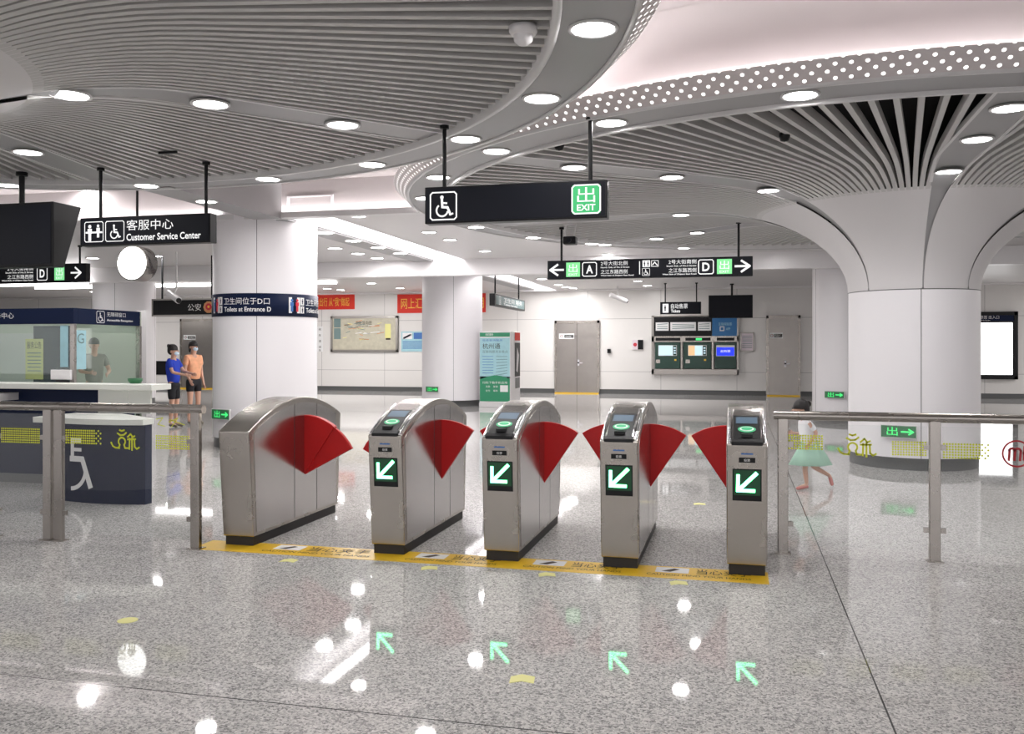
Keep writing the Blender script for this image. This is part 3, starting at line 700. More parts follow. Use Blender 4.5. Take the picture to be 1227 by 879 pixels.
# angled far sign
d0 = 22; P0 = Vector(((593-CX)/F*22, 22)); P1 = Vector(((629-CX)/F*25.4, 25.4)); rt2 = lambda p: Vector((p.x*cA-p.y*sA, p.x*sA+p.y*cA)); P0, P1 = rt2(P0), rt2(P1)
ang = math.atan2(P1.y-P0.y, P1.x-P0.x); Ls = (P1-P0).length
t = thing('hanging_sign', 'small grey-framed hanging sign set at an angle right of the round column', 'sign', (P0.x, P0.y, 2.52), ang)
MB().box((0, 0, 0), (Ls, .14, .3), 'black').build('housing', t, .006)
for x in (.3, Ls-.5): MB().cyl((x, .07, .29), (x, .07, ZC+.3-2.52), .02, 'black', 8).build('rod', t)
s = Sheet(lambda u, v, l: (u, -l, v)); s.l = .004; s.rect(.1, .04, Ls-.1, .26, 'inkg'); s.l = .008
s.text('卫生间 服务', .9, .12, Ls-.4, .24, 'signw', .03); s.text('Toilets Service', .9, .05, Ls-1, .1, 'signw', .02); s.wheelchair(.5, .15, .2, 'signw'); s.done('lettering', t)
# police sign
a, b = onY(182, 379, 16.5), onY(262, 357, 16.5)
t = thing('hanging_sign', 'black police sign with orange badge left of the white column', 'sign', ((a.x+b.x)/2, 16.5, a.z)); w_ = b.x-a.x; h = b.z-a.z
MB().box((-w_/2, 0, 0), (w_/2, .15, h), 'black').build('housing', t, .006)
q = MB(); q.box((-w_/2, -.01, 0), (w_/2, 0, .03), 'steeld').box((-w_/2, -.01, h-.03), (w_/2, 0, h), 'steeld').box((-w_/2, -.01, 0), (-w_/2+.03, 0, h), 'steeld').box((w_/2-.03, -.01, 0), (w_/2, 0, h), 'steeld').build('border', t)
for x in (-w_/2+.2, w_/2-.2): MB().cyl((x, .07, h), (x, .07, ZC-a.z), .02, 'black', 8).build('rod', t)
s = Sheet(lambda u, v, l: (u, -l, v)); U = lambda p: onY(p, 368, 16.5).x-(a.x+b.x)/2; s.text('公安', U(225), h*.3, U(241), h*.7, 'inkw', .02)
s.disc(U(250), h*.5, h*.34, 'orange', 10); s.l = .004; s.disc(U(250), h*.52, h*.2, 'inkr', 10); s.l = .006; s.disc(U(250), h*.52, h*.08, 'gold', 6); s.done('lettering', t)

# monitors
def monitor(label, pxs, pys, Y, rod, depth_top, depth_bot, ztop=ZC):
    a, b = onY(pxs[0], pys[1], Y), onY(pxs[1], pys[0], Y); mid = (a.x+b.x)/2; z0 = a.z; h = onY(pxs[1], pys[0], Y).z-z0; w_ = b.x-a.x
    t = thing('hanging_monitor', label, 'monitor', (mid, Y, z0))
    MB().prism([(0, 0), (depth_bot, 0), (depth_top, h), (-.0, h)][::-1], -w_/2, w_/2, 'black').build('housing', t, .01)
    MB().box((-w_/2+.03, -.006, .03), (w_/2-.03, -.001, h-.03), 'signb').build('screen', t)
    x = onY(rod, 200, Y).x-mid
    MB().cyl((x, depth_top/2, h-.02), (x, depth_top/2, ztop-z0), .03, 'black', 10).cyl((x, depth_top/2, ztop-z0-.04), (x, depth_top/2, ztop-z0), .06, 'black', 10).build('rod', t)
monitor('large black wedge-shaped monitor hanging at the left edge', (-52, 64), (241, 322), 8.0, 8, .42, .16)
monitor('small black monitor hanging near the blue panel of the ticket machines', (849, 902), (353, 381), 27.2, 877, .12, .12, ZC-.03)
# round light box
c_ = onY(158, 315, 10.3); t = thing('round_light_box', 'round glowing white disc in a dark drum below the service sign', 'light box', (c_.x, c_.y, c_.z))
rr = .232; M = Matrix.Rotation(R(90), 4, 'X')
q = MB(); q.lathe([(rr-.015, -.0), (rr, 0), (rr, .0), (rr, -.22), (0, -.22)], 'steelr', 40, M=M); q.build('drum', t)
q = MB(); q.lathe([(0, .004), (rr-.015, .004), (rr-.015, -.01)], 'clock', 40, M=M); q.build('lit_face', t)
MB().cyl((0, .11, rr-.01), (0, .11, ZU-c_.z), .016, 'black', 10).build('rod', t)

# cctv and small ceiling fittings
c_ = onZ(627, 32, ZC); t = thing('dome_camera', 'white dome camera on the large left slatted canopy', 'camera', (c_.x, c_.y, ZC))
MB().lathe([(.0, .0), (.085, 0), (.085, -.03), (.072, -.05), (.06, -.05)], 'white', 28).build('mount', t); MB().lathe([(.06, -.05), (.055, -.085), (.03, -.108), (0, -.112)], 'white', 24).build('dome', t)
t0 = onZ(683, 268, ZC); t = thing('ceiling_camera', 'boxy camera on grey bracket just below the EXIT sign', 'camera', (t0.x, t0.y, ZC))
MB().box((-.1, -.05, -.02), (.1, .05, 0), 'ceil').cyl((-.07, 0, -.02), (-.07, 0, -.2), .012, 'trim', 8).cyl((.09, 0, -.02), (.06, 0, -.2), .012, 'trim', 8).build('bracket', t)
MB().box((-.1, -.08, -.32), (.1, .12, -.2), 'black').build('housing', t, .02)
MB().cyl((0, -.081, -.26), (0, -.1, -.26), .035, 'signb', 16).build('lens', t)
def bullet(px, py, Y, label, sc_=1, flip=1, ztop=None):
    p = onY(px, py, Y); t = thing('bullet_camera', label, 'camera', tuple(p), R(35*flip))
    q = MB(); q.cyl((-.2*sc_, 0, .05*sc_), (.2*sc_, 0, -.08*sc_), .05*sc_, 'white', 14).build('body', t)
    q = MB(); q.cyl((.2*sc_, 0, -.08*sc_), (.22*sc_, 0, -.087*sc_), .04*sc_, 'black', 14).build('lens', t)
    q = MB(); q.tube([(0, 0, 0), (.0, .06, .12*sc_), (0, .06, (ztop or ZC-.03)-p.z)], .014*sc_, 'trim', 8).build('bracket', t)
bullet(741, 356, 27.5, 'white bullet camera in front of the far wall above the double door', 1.4, 1)
bullet(208, 354, 15.5, 'white bullet camera in front of the police sign', 1.3, -1)
for px, py, lab in ((940, 162, 'small black fitting on the right canopy slats near the flare'), (670, 173, 'small black fitting on the right canopy slats above the EXIT sign')):
    p = onZ(px, py, ZC); t = MB().lathe([(0, .02), (.045, .02), (.05, -.01), (.035, -.05), (0, -.06)], 'black', 16).build('ceiling_sensor', loc=(p.x, p.y, ZC)); tag(t, lab, 'sensor')
p = onZ(201, 181, ZC); t = thing('ceiling_plate', 'tiny plate with characters hanging under the left canopy slats', 'sign', (p.x, p.y, ZC))
MB().box((-.1, -.01, -.025), (.1, .01, 0), 'black').build('bar', t); s = Sheet(lambda u, v, l: (u, -.011, v)); s.text('客服中心', -.07, -.075, .07, -.03, 'inkb'); s.done('lettering', t)

# ================================================================ DOWNLIGHTS
_dl = [None]
_ld = {}
def lampdata(w_, r):
    k = (w_, r)
    if k not in _ld:
        l = bpy.data.lights.new('downlight_lamp', 'AREA'); l.shape = 'DISK'; l.size = 2*r*.95; l.energy = w_; l.color = (1, .975, .965); _ld[k] = l
    return _ld[k]
W_NEAR, W_FAR = 4.7, 13
ORD = 'first second third fourth fifth sixth seventh eighth ninth tenth'.split()
def downlight(px, py, z, label, group, r=.115, snap=None):
    p = onZ(px, py, z)
    if snap and snap[0] == 'ring':
        q = Vector((p.x, p.y))-snap[1]; q = snap[1]+q.normalized()*snap[2]; p = Vector((q.x, q.y, z))
    elif snap:
        q = (Vector((p.x, p.y))-snap[1]).length; a = R(snap[2]+14); z = vz(q)-.012; p = Vector((snap[1].x+q*math.cos(a), snap[1].y+q*math.sin(a), z))
    if _dl[0] is None:
        t = thing('downlight', label, 'ceiling light', (p.x, p.y, z), 0, group); _dl[0] = t
        MB().lathe([(0, .0015), (.14, .0015), (.138, -.010), (.118, -.010), (.115, -.001)], 'trim', 28).build('bezel', t)
        MB().lathe([(0, -.004), (.115, -.004)], 'lamp', 20, smooth=False).build('diffuser', t)
    else:
        t = copy_tree(_dl[0]); t.location = (p.x, p.y, z); t['label'] = label; t['group'] = group
    for ch in [x for x in COL.objects if x.parent == t and x.type == 'MESH']: ch.scale = (r/.115, r/.115, 1)
    w_ = W_FAR if p.y > 19 else (9 if p.y > 9.4 and p.x < -1 else W_NEAR)
    lo = [x for x in COL.objects if x.parent == t and x.type == 'LIGHT']
    if lo: lo[0].data = lampdata(w_, r)
    else: lo = bpy.data.objects.new('lamp', lampdata(w_, r)); COL.objects.link(lo); lo.parent = t; lo.location = (0, 0, -.006)
def series(pts, z, tmpl, group, r=.115, snap=None):
    for k, (x, y) in enumerate(pts): downlight(x, y, z, tmpl.format(ORD[k]), group, r, snap)
series([(704, 34), (643, 117), (549, 165), (437, 195), (309, 211), (166, 219), (7, 221)], ZC-.022, 'downlight in the curved band round the left canopy, {} from the top edge', 'downlights around the left canopy', .125, ('ring', TL, RL))
series([(407, 145), (242, 124), (48, 112)], ZC+.03, 'downlight in the dark band crossing the left canopy slats, {} going leftwards', 'downlights across the left canopy', .125, ('spoke', TL, 36))
downlight(2, 177, ZC+.03, 'downlight cut off by the left edge of the photo', 'downlights across the left canopy', .12, ('spoke', TL, 87))
series([(955, 105), (721, 143), (576, 178), (509, 211), (498, 237), (582, 271), (651, 283), (707, 292)], ZC-.022, 'downlight in the band round the right canopy, {} from the perforated front', 'downlights around the right canopy', .12, ('ring', KC, RK))
series([(1207, 123), (1175, 161), (1150, 194)], ZC+.03, 'downlight in the slanting band above the flared column, {} from the top', 'downlights in the bands of the right canopy', .12, ('spoke', TK, 254.5))
series([(692, 194), (797, 210), (891, 228)], ZC+.03, 'downlight in the long arched band of the right canopy, {} from the EXIT sign', 'downlights in the bands of the right canopy', .12, ('spoke', TK, 206))
SG = 'small downlights above the exit direction sign'
downlight(817, 257, ZC, 'small downlight highest above the sign with letters A and D', SG, .11, ('spoke', TK, 157))
downlight(838, 278, ZC, 'small downlight above letter D of the long sign, nearer to the flared column', SG, .11, ('spoke', TK, 124))
downlight(783, 284.5, ZC, 'small downlight above the middle of the long sign with letters A and D', SG, .11, ('spoke', TK, 124))
downlight(738, 290.5, ZC-.022, 'small downlight close above letter A of the long exit sign', SG, .11, ('ring', KC, RK))
downlight(825, 295.5, ZC-.022, 'small downlight just above the long exit sign, left of its letter D', SG, .11, ('ring', KC, RK))
series([(429, 258.5), (514, 278), (539, 287), (581, 300.5), (728, 305)], ZC-.002, 'small downlight in the ceiling right of the light trough, {} from the column', 'small downlights in the middle flat ceiling', .11)
series([(389, 278.7), (423, 288.3), (453, 296.2), (479.5, 303.2), (521, 314)], ZC-.032, 'downlight on the grey band beside the bright trough, {} from the white column', 'downlights beside the light trough', .13)
series([(401.6, 297.3), (429, 303.6), (452, 309)], ZC-.002, 'small downlight left of the trough band, {} from the white column', 'small downlights left of the trough', .13)
series([(918, 297), (933, 297.5)], ZC-.002, 'small downlight near the slats beside the white beam, {} of a close pair', 'paired downlights near the beam', .075)
series([(445, 339.2), (392, 345.5), (408, 347), (479.5, 345)], ZC-.034, 'small downlight over the beige wall map, {} of a loose cluster', 'downlights over the wall map', .13)
series([(649, 334), (669, 341), (678, 343.5), (687, 345)], ZC-.034, 'small downlight over the steel double door, {} in a receding row', 'downlights over the double door', .13)
series([(764, 336.5), (776, 342)], ZC-.034, 'small downlight left of the ticket machine sign, {} of two', 'downlights by the ticket machine sign', .13)
series([(111, 309), (187, 306.6)], ZC-.002, 'small downlight beside the round light box, {} from the left', 'downlights by the round light box', .12)
def spot_light(x, y, z, label, group, r=.12):
    d = -x*sA+y*cA
    downlight(300, 200, z, label, group, r); t = [o for o in COL.objects if o.name.startswith('downlight') and o.type == 'EMPTY'][-1]; t.location = (x, y, z)
    if y > 19: [c_ for c_ in COL.objects if c_.parent == t and c_.type == 'LIGHT'][0].data = lampdata(40, r)
def inview(x, y):
    d = -x*sA+y*cA; xc = x*cA+y*sA
    return d > .3 and -20 < CX+F*xc/d < 1247 and HY-F*1.9/d > -15
for cc, rr_, nm, a_off in ((TL, RL, 'left', 71), (KC, RK, 'right', 10)):
    for k in range(22):
        a = R(a_off+k*360/22); x, y = cc.x+rr_*math.cos(a), cc.y+rr_*math.sin(a)
        if inview(x, y): continue
        spot_light(x, y, ZC-.022, 'downlight in the band round the '+nm+' canopy, beyond the edges of the photo', 'unseen downlights around the '+nm+' canopy')
for x in (-9, -5.5, -2, 1.5, 5, 8.5):  # rows added as fill light behind the camera
    for y in (-9, -6, -3.2):
        spot_light(x, y, ZU-.002, 'downlight in the raised ceiling behind the photographer', 'unseen fill downlights behind the photographer')
for x in (10.5, 14, 17.5):  # fill lamps added out of view on the right
    for y in (6, 10, 15, 22, 26):
        if not inview(x, y): spot_light(x, y, (ZU if y < 12 else ZC-(.03 if y > 18.9 else 0))-.002, 'downlight over the hall beyond the right edge of the photo', 'unseen fill downlights right of the photo')
for x in (-18, -14.5):  # fill lamps added out of view on the left
    for y in (8, 11.2, 15.5):
        if not inview(x, y): spot_light(x, y, (ZU if y < 12 else ZC)-.002, 'downlight over the hall beyond the left edge of the photo', 'unseen fill downlights left of the photo')
for x, y, lab in ((-12.5, 24.5, 'downlight over the far wall near the left steel door'), (-17, 24.5, 'downlight over the far left wall behind the booth'), (-21, 26, 'downlight over the far left corner of the hall')):  # lamps added to brighten the otherwise dark far left wall
    spot_light(x, y, ZC-.032, lab, 'downlights over the far left wall')
downlight(247, 241, ZC-.032, 'downlight under the short grey beam left of the white column', 'downlights near the service sign', .12)
downlight(104, 227, ZU-.002, 'downlight in the raised ceiling above the service sign', 'downlights near the service sign', .13)

# ================================================================ FAR WALL FITTINGS
def wallthing(name, label, cat, x0, y0, x1, y1, depth=.04, Y=WB, group=None):
    a, b = onY(x0, y1, Y), onY(x1, y0, Y); mx = (a.x+b.x)/2; zl = onY((x0+x1)/2, y1, Y).z; zh = onY((x0+x1)/2, y0, Y).z
    t = thing(name, label, cat, (mx, Y-.001, zl), 0, group)
    U = lambda p: onY(p, y0, Y).x-mx; V = lambda p: onY((x0+x1)/2, p, Y).z-zl
    return t, b.x-a.x, zh-zl, U, V
def board(t, w_, h, k, depth=.04, frame=None, fw=.04, name='panel'):
    MB().box((-w_/2, -depth, 0), (w_/2, 0, h), k).build(name, t)
    if frame:
        q = MB(); d2 = depth+.02
        q.box((-w_/2, -d2, 0), (-w_/2+fw, 0, h), frame).box((w_/2-fw, -d2, 0), (w_/2, 0, h), frame).box((-w_/2, -d2, 0), (w_/2, 0, fw), frame).box((-w_/2, -d2, h-fw), (w_/2, 0, h), frame).build('frame', t)
    return Sheet(lambda u, v, l: (u, -depth-l, v))
# wall map
t, w_, h, U, V = wallthing('wall_map', 'large beige framed map on the far wall between the two round columns', 'map', 397, 378.5, 477.5, 421.5)
s = board(t, w_, h, 'tan', .05, 'steeld', .08)
s.rect(U(401), V(392), U(409), V(381.5), 'inkg'); s.rect(U(401), V(406), U(409), V(393), 'inkg'); s.text('街区导向图', U(427), V(389), U(446), V(384.5), 'inkb'); s.text('Street Map', U(427), V(392), U(446), V(390), 'inkb')
for k in range(26):
    x = random.uniform(411, 455); y = random.uniform(384, 409); s.stroke([(U(x), V(y)), (U(x+random.uniform(3, 12)), V(y+random.uniform(-2, 2)))], .02, random.choice(['inkg', 'sticker', 'inkw', 'orange']))
s.rect(U(462), V(405), U(469), V(388), 'sticker'); s.l = .004; s.rect(U(463), V(407), U(468.5), V(405), 'inkb'); s.done('print', t)
# banners
def banner(x0, y0, x1, y1, label, txt, tx0, tx1):
    t, w_, h, U, V = wallthing('banner', label, 'banner', x0, y0, x1, y1); MB().box((-w_/2, -.03, 0), (w_/2, 0, h), 'banner').build('cloth', t)
    s = Sheet(lambda u, v, l: (u, -.03-l, v)); s.text(txt, U(tx0), h*.22, U(tx1), h*.80, 'gold', .015); s.done('lettering', t)
banner(372, 353, 425, 370.5, 'red banner with yellow characters above the beige map, beside the white column', '安全出行 从“我”做起', 373, 419)
banner(476.5, 352, 582, 374.5, 'red banner with yellow characters passing behind the round column', '网上汇聚正能量 共建文明', 481, 580)
# poster
t, w_, h, U, V = wallthing('wall_poster', 'blue poster with small print beside the round column', 'poster', 481, 397, 512, 421); s = board(t, w_, h, 'kioskb', .02)
s.rect(U(482.5), V(406), U(494), V(398.5), 'inkw'); s.stroke([(U(484), V(405)), (U(492), V(401))], .06, 'inkblue'); s.rect(U(496), V(406), U(511), V(398.5), 'inkblue')
for k in range(5): s.stroke([(U(483), V(409+k*2)), (U(509), V(409+k*2))], .025, 'inkblue')
s.done('print', t)
t, w_, h, U, V = wallthing('wall_notice', 'narrow vertical line of black marks on the wall left of the map', 'notice', 380, 391, 387, 421); s = board(t, w_, h, 'paper', .01)
for k, y in enumerate((393, 400, 407, 414, 418)): s.text('候车请'[k % 3], U(382), V(y+3), U(385), V(y), 'inkb')
s.done('print', t)
t, w_, h, U, V = wallthing('fire_box', 'small pink and black call box left of the ticket machines', 'call box', 758, 407, 771, 418.5); s = board(t, w_, h, 'paper', .06); s.rect(-w_/2, 0, 0, h, 'pink'); s.rect(0, 0, w_/2, h, 'black'); s.l = .004; s.disc(-w_/4, h/2, .06, 'inkr'); s.done('print', t)
t, w_, h, U, V = wallthing('wall_box', 'tiny black box on the wall right of the double door', 'box', 728, 418, 732, 423); board(t, w_, h, 'black', .06, 'blackm', .02)
t, w_, h, U, V = wallthing('wall_notice', 'framed pink notice right of the ticket machines', 'notice', 887, 398, 903.5, 421); s = board(t, w_, h, 'pink', .03, 'steeld', .035)
for k in range(7): s.stroke([(U(889.5), V(402.5+k*2.3)), (U(901), V(402.5+k*2.3))], .02, 'inkg')
s.done('print', t)
# ticket machines
x0, x1 = 781, 885
t, w_, h, U, V = wallthing('machine_surround', 'steel surround built around the three ticket machines', 'machine surround', x0, 378, x1, 448.5)
q = MB(); D = .12
q.box((-w_/2, -D, 0), (w_/2, 0, V(442)), 'steeld').box((-w_/2, -D, 0), (U(784), 0, h), 'steeld').box((U(883), -D, 0), (w_/2, 0, h), 'steeld').box((-w_/2, -D, V(409.5)), (w_/2, 0, V(402.5)), 'steel').box((-w_/2, -D, h-.03), (w_/2, 0, h), 'steeld')
for p in (816, 853): q.box((U(p), -D-.02, V(442)), (U(p+2), 0, V(408)), 'steel')
q.build('frame', t, .004)
q = MB()
for a_, b_ in ((786, 815.5), (821.5, 851.5), (859, 880)): q.box((U(a_), -D-.004, V(408)), (U(b_), -D, V(404.5)), 'black')
q.build('slot_strip', t)
s = Sheet(lambda u, v, l: (u, -D-.004-l, v)); s.rect(U(834), V(407.5), U(841), V(405), 'exitg'); s.done('indicator', t, 'small green light')
t, w_, h, U, V = wallthing('machine_header', 'black header over the ticket machines with three white map panels', 'sign board', 784, 380, 853, 402.5); s = board(t, w_, h, 'black', .1)
for a_, b_ in ((786, 801.5), (803.5, 834), (836.5, 852)): s.rect(U(a_), V(396), U(b_), V(386), 'paper')
s.l = .004
for a_, b_ in ((788, 800), (806, 832), (838, 850)):
    for y in (388.5, 391, 393.5): s.stroke([(U(a_), V(y)), (U(b_), V(y+random.uniform(-1, 1)))], .02, 'inkg')
s.done('print', t)
t, w_, h, U, V = wallthing('blue_header', 'blue panel above the rightmost ticket machine', 'sign board', 853.5, 380, 883, 402.5); s = board(t, w_, h, 'hblue', .1)
s.frame(U(863), V(396), U(867.5), V(391.5), .03, 'inkw'); s.text('互联网取票', U(861), V(390), U(877), V(386.5), 'kioskb'); s.text('APP', U(870), V(395.5), U(875), V(392.5), 'kioskb'); s.done('print', t)
for o_ in [o for o in COL.objects if o.name in ('machine_header', 'blue_header')]:
    su_ = COL.objects['machine_surround']; o_.location = o_.location-su_.location; o_.parent = su_; del o_['category']
for k, (a_, b_, scr, lab) in enumerate(((784.5, 816, 'scrw', 'left ticket machine of three with a pale lit screen'), (818.5, 853, 'scro', 'middle ticket machine of three with an orange and white screen'), (855.5, 883, 'scrb', 'right ticket machine of three with a bright blue screen'))):
    t, w_, h, U, V = wallthing('ticket_machine', lab, 'ticket machine', a_, 410, b_, 441.5, group='ticket machines'); 
    MB().box((-w_/2+.02, -.1, 0), (w_/2-.02, 0, h), 'mgreen').build('body', t, .01)
    m_ = (a_+b_)/2; s = Sheet(lambda u, v, l: (u, -.1-l, v))
    if k < 2:
        s.rect(U(m_-11), V(426), U(m_+11), V(413.5), 'inkw'); s.l = .004; s.rect(U(m_-10.5), V(425.5), U(m_+6), V(414), scr)
        s.rect(U(m_+6.5), V(425.5), U(m_+10.5), V(414), 'mgreen'); s.l = .006
        if k: s.rect(U(m_-3), V(425.5), U(m_+6), V(414), 'scrw')
        for y in (416, 419, 422): s.rect(U(m_+7.3), V(y+1.5), U(m_+9.8), V(y), 'scrw')
    else:
        s.rect(U(m_-11), V(426.5), U(m_+11), V(413.5), 'inkw'); s.l = .004; s.rect(U(m_-10.5), V(426), U(m_+10.5), V(416), scr)
        s.l = .006; s.text('云购票', U(m_-6), V(422), U(m_+6), V(419), 'signw')
    s.done('screen', t)
    if k < 2:
        s = Sheet(lambda u, v, l: (u, -.1-l, v)); s.rect(U(m_-14), V(435), U(m_-9), V(430.5), 'steel'); s.rect(U(m_+8), V(432), U(m_+10.5), V(430), 'gold'); s.done('slot', t)
# lit notice board at the right
t, w_, h, U, V = wallthing('light_box_sign', 'black-framed white lit board at the right on the far wall', 'light box', 1150, 373.5, 1218.5, 454); s = board(t, w_, h, 'black', .1, 'black', .1)
s.rect(U(1152), V(384.5), U(1215), V(376), 'navy'); s.l = .004; s.text('线路示意图 出入口', U(1160), V(382), U(1196), V(378), 'inkw'); s.text('Information', U(1160), V(384.3), U(1185), V(382.8), 'inkw'); s.rect(U(1152), V(448.5), U(1212), V(386.5), 'lbox'); s.done('lit_panel', t)
# dark low band of the wall behind the walkers
struct(MB().box((onY(178, 440, WB).x, WB-.03, .5), (onY(216, 440, WB).x, WB, 1.0), 'black').box((onY(256, 440, WB).x, WB-.03, .5), (onY(262, 440, WB).x, WB, 1.0), 'black'), 'trim_11')

# kiosk
a = onY(574.5, 487, 21.9); b = onY(611.5, 487, 21.9); kw = b.x-a.x; kd = 1.05; kh = 1.9
t = thing('information_kiosk', 'green and pale blue poster kiosk beside the round column', 'kiosk', ((a.x+b.x)/2, 21.9, 0))
MB().box((-kw/2, 0, .12), (kw/2, kd, kh), 'white').build('body', t, .01); MB().box((-kw/2+.0, -.05, 0), (kw/2+.05, kd, .12), 'trim').build('base', t, .01)
s = Sheet(lambda u, v, l: (u, -l, v)); f = lambda a_, b_: (a_*kw/2, .14+b_*(kh-.16)); s.l = .004
def fr(x0, y0, x1, y1, k): s.rect(*f(x0, y0), *f(x1, y1), k)
fr(-.97, 0, .97, .36, 'kioskg'); fr(-.97, .32, .97, .92, 'kioskb'); fr(-.97, .935, .97, .995, 'kioskg'); s.l = .007
s.poly([f(-.97, .3), f(.97, .3), f(.97, .33), f(.4, .37), f(0, .38), f(-.4, .36), f(-.97, .32)], 'kioskg')
s.text('杭州通', *f(-.8, .76), *f(.35, .84), 'inkb', .02); s.text('互联网票务发售点', *f(-.8, .70), *f(.85, .74), 'inkg', .02); s.text('信息查询服务', *f(-.8, .87), *f(.5, .90), 'inkblue'); s.text('自助服务', *f(-.6, .95), *f(-.1, .985), 'inkw'); s.text('扫码下载手机应用', *f(-.8, .255), *f(.8, .29), 'inkw', .02)
for k in range(7): s.stroke([f(-.8, .65-k*.04), f(-.1, .65-k*.04)], .012, 'inkblue'); s.stroke([f(.1, .65-k*.045), f(.8, .65-k*.04)], .012, 'inkg')
fr(.35, .14, .85, .235, 'inkw'); s.text('注册', *f(-.6, .2), *f(-.3, .23), 'inkw'); s.text('登录', *f(-.1, .2), *f(.2, .23), 'inkw'); s.text('支付', *f(-.6, .14), *f(-.3, .17), 'inkw'); s.text('乘车', *f(-.1, .14), *f(.2, .17), 'inkw')
s.done('poster', t)
s = Sheet(lambda u, v, l: (kw/2+l, u, v)); s.l = .004; s.rect(.45, .75, kd-.02, 1.62, 'black'); s.rect(.45, 1.68, kd-.02, kh-.02, 'banner'); s.rect(.5, .45, kd-.05, .72, 'plinth'); s.l = .007; s.poly([(.6, .9), (.75, .85), (.9, 1.3), (.7, 1.5)], 'trim'); s.done('side_screen', t)

# exit markers low on the columns
def colmark(cx, cy, px, py, w_, label, h=.16):
    dcam = math.hypot(cx, cy); a0 = math.atan2(-cy, -cx); xc = (cx*cA+cy*sA); d = -cx*sA+cy*cA
    pc = CX+F*xc/d; th = math.asin(max(-.9, min(.9, (px-pc)/(F*RC/d)))); a = a0+th
    z = CH-(py-HY)*(dcam-RC*math.cos(th))*(d/dcam)/F
    t = thing('exit_marker', label, 'exit sign', (cx+(RC+.034)*math.cos(a), cy+(RC+.034)*math.sin(a), z-h/2), a+PI/2, 'low green exit markers on the columns')
    MB().box((-w_/2, -.025, 0), (w_/2, .004, h), 'trim').build('housing', t, .004); MB().box((-.08, .004, .03), (.08, .034, h-.03), 'plinth').build('bracket', t)
    s = Sheet(lambda u, v, l: (u, -.025-l, v)); s.rect(-w_/2+.01, .01, w_/2-.01, h-.01, 'exitbg'); s.l = .004
    s.text('出', -w_*.32, h*.2, -w_*.02, h*.84, 'exitg', .02); s.stroke([(w_*.08, h*.5), (w_*.38, h*.5)], .02, 'exitg'); s.stroke([(w_*.28, h*.3), (w_*.4, h*.5), (w_*.28, h*.7)], .018, 'exitg'); s.done('lit_panel', t)
colmark(TK.x, TK.y, 1080, 517, .42, 'green lit exit marker low on the flared column, seen through the glass')
colmark(2.33, 19.96, 1003, 473, .42, 'small green exit marker low on the half hidden column behind the running child', .15)
colmark(-7.22, 22.5, 520, 466, .42, 'small green exit marker low on the round column beside the kiosk', .15)
colmark(-7.1, 12.66, 272, 495, .42, 'green exit marker low on the banded column behind the first gate')

# navy band on the white column
bt = thing('column_band', 'navy band round the white column pointing to the toilets at entrance D', 'sign', (-7.1, 12.66, 1.96))
q = MB(); q.lathe([(RC, 0), (RC+.012, 0), (RC+.012, .335), (RC, .335)], 'navy', 72); q.build('panel', bt)
a0 = math.atan2(-12.66, 7.1)
s = Sheet(lambda u, v, l: ((RC+.012+l)*math.cos(a0+u/RC), (RC+.012+l)*math.sin(a0+u/RC), v)); s.l = .004
for o_ in (-.965, .335, 1.635, -2.265):
    s.rect(o_, .05, o_+.19, .285, 'inkw'); s.rect(o_+.2, .17, o_+.27, .285, 'inkw'); s.rect(o_+.2, .05, o_+.27, .155, 'inkw'); s.l = .007
    s.man(o_+.05, .168, .19, 'inkblue'); s.man(o_+.14, .168, .19, 'inkr'); s.man(o_+.235, .228, .08, 'navy'); s.man(o_+.235, .10, .08, 'navy'); s.l = .004
    s.text('卫生间位于D口', o_+.31, .17, o_+1.02, .27, 'inkw'); s.text('Toilets at Entrance D', o_+.315, .065, o_+1.04, .135, 'inkw', .02)
s.done('lettering', bt)

# ================================================================ SERVICE BOOTH AND COUNTER
bx, by = -8.14, 9.72
t = thing('service_booth', 'glass service booth with navy fascia at the left behind the counter', 'booth', (bx, by, 0))
L0 = -4.5; D1 = 1.32
MB().box((L0, 0, 1.80), (0, .08, 2.0), 'navy').build('fascia', t); MB().box((-.08, .081, 1.80), (0, D1, 2.0), 'navy').build('fascia', t, .004)
MB().box((L0, .03, .0), (-.05, .045, 1.8), 'gglass').build('glass_wall', t); MB().box((-.045, .05, 0), (-.03, D1, 1.8), 'gglass').build('glass_wall', t)
for x, y in ((-.045, .035), (-.04, D1), (-2.2, .035), (L0, .035)): MB().box((x-.022, y-.022, 0), (x+.045, y+.022, 1.80), 'steelr').build('post', t, .004)
MB().box((L0, D1-.02, 1.7), (-.0, D1+.02, 2.0), 'cream').build('back_beam', t)
MB().box((-2.6, 1.0, .0), (-1.5, 1.06, 1.7), 'trim').build('inner_partition', t); MB().box((-1.5, 1.0, 0), (-.9, 1.06, 1.8), 'navy').build('inner_partition', t)
s = Sheet(lambda u, v, l: (u, -l, v)); s.text('客户服务中心', -1.5, 1.87, -.9, 1.95, 'inkw', .01); s.done('lettering', t)
s = Sheet(lambda u, v, l: (l, u, v)); s.wheelchair(.50, 1.9, .15, 'inkw'); s.text('无障碍窗口', .62, 1.91, 1.0, 1.97, 'inkw', .01); s.text('Accessible Reception', .62, 1.84, 1.15, 1.88, 'inkw', .02); s.done('lettering', t)
s = Sheet(lambda u, v, l: (u, .028-l, v)); s.rect(-1.0+.78, 1.25, -.1, 1.78, 'kioskb'); s.done('hanging_sheet', t, 'pale blue sheet on the glass')
s = Sheet(lambda u, v, l: (-.028+l, u, v)); s.rect(.06, 1.22, .26, 1.72, 'kioskb'); s.l = .004; s.text('G', .1, 1.55, .22, 1.68, 'inkg'); s.done('hanging_sheet', t, 'pale sheet with a dark letter on the glass')
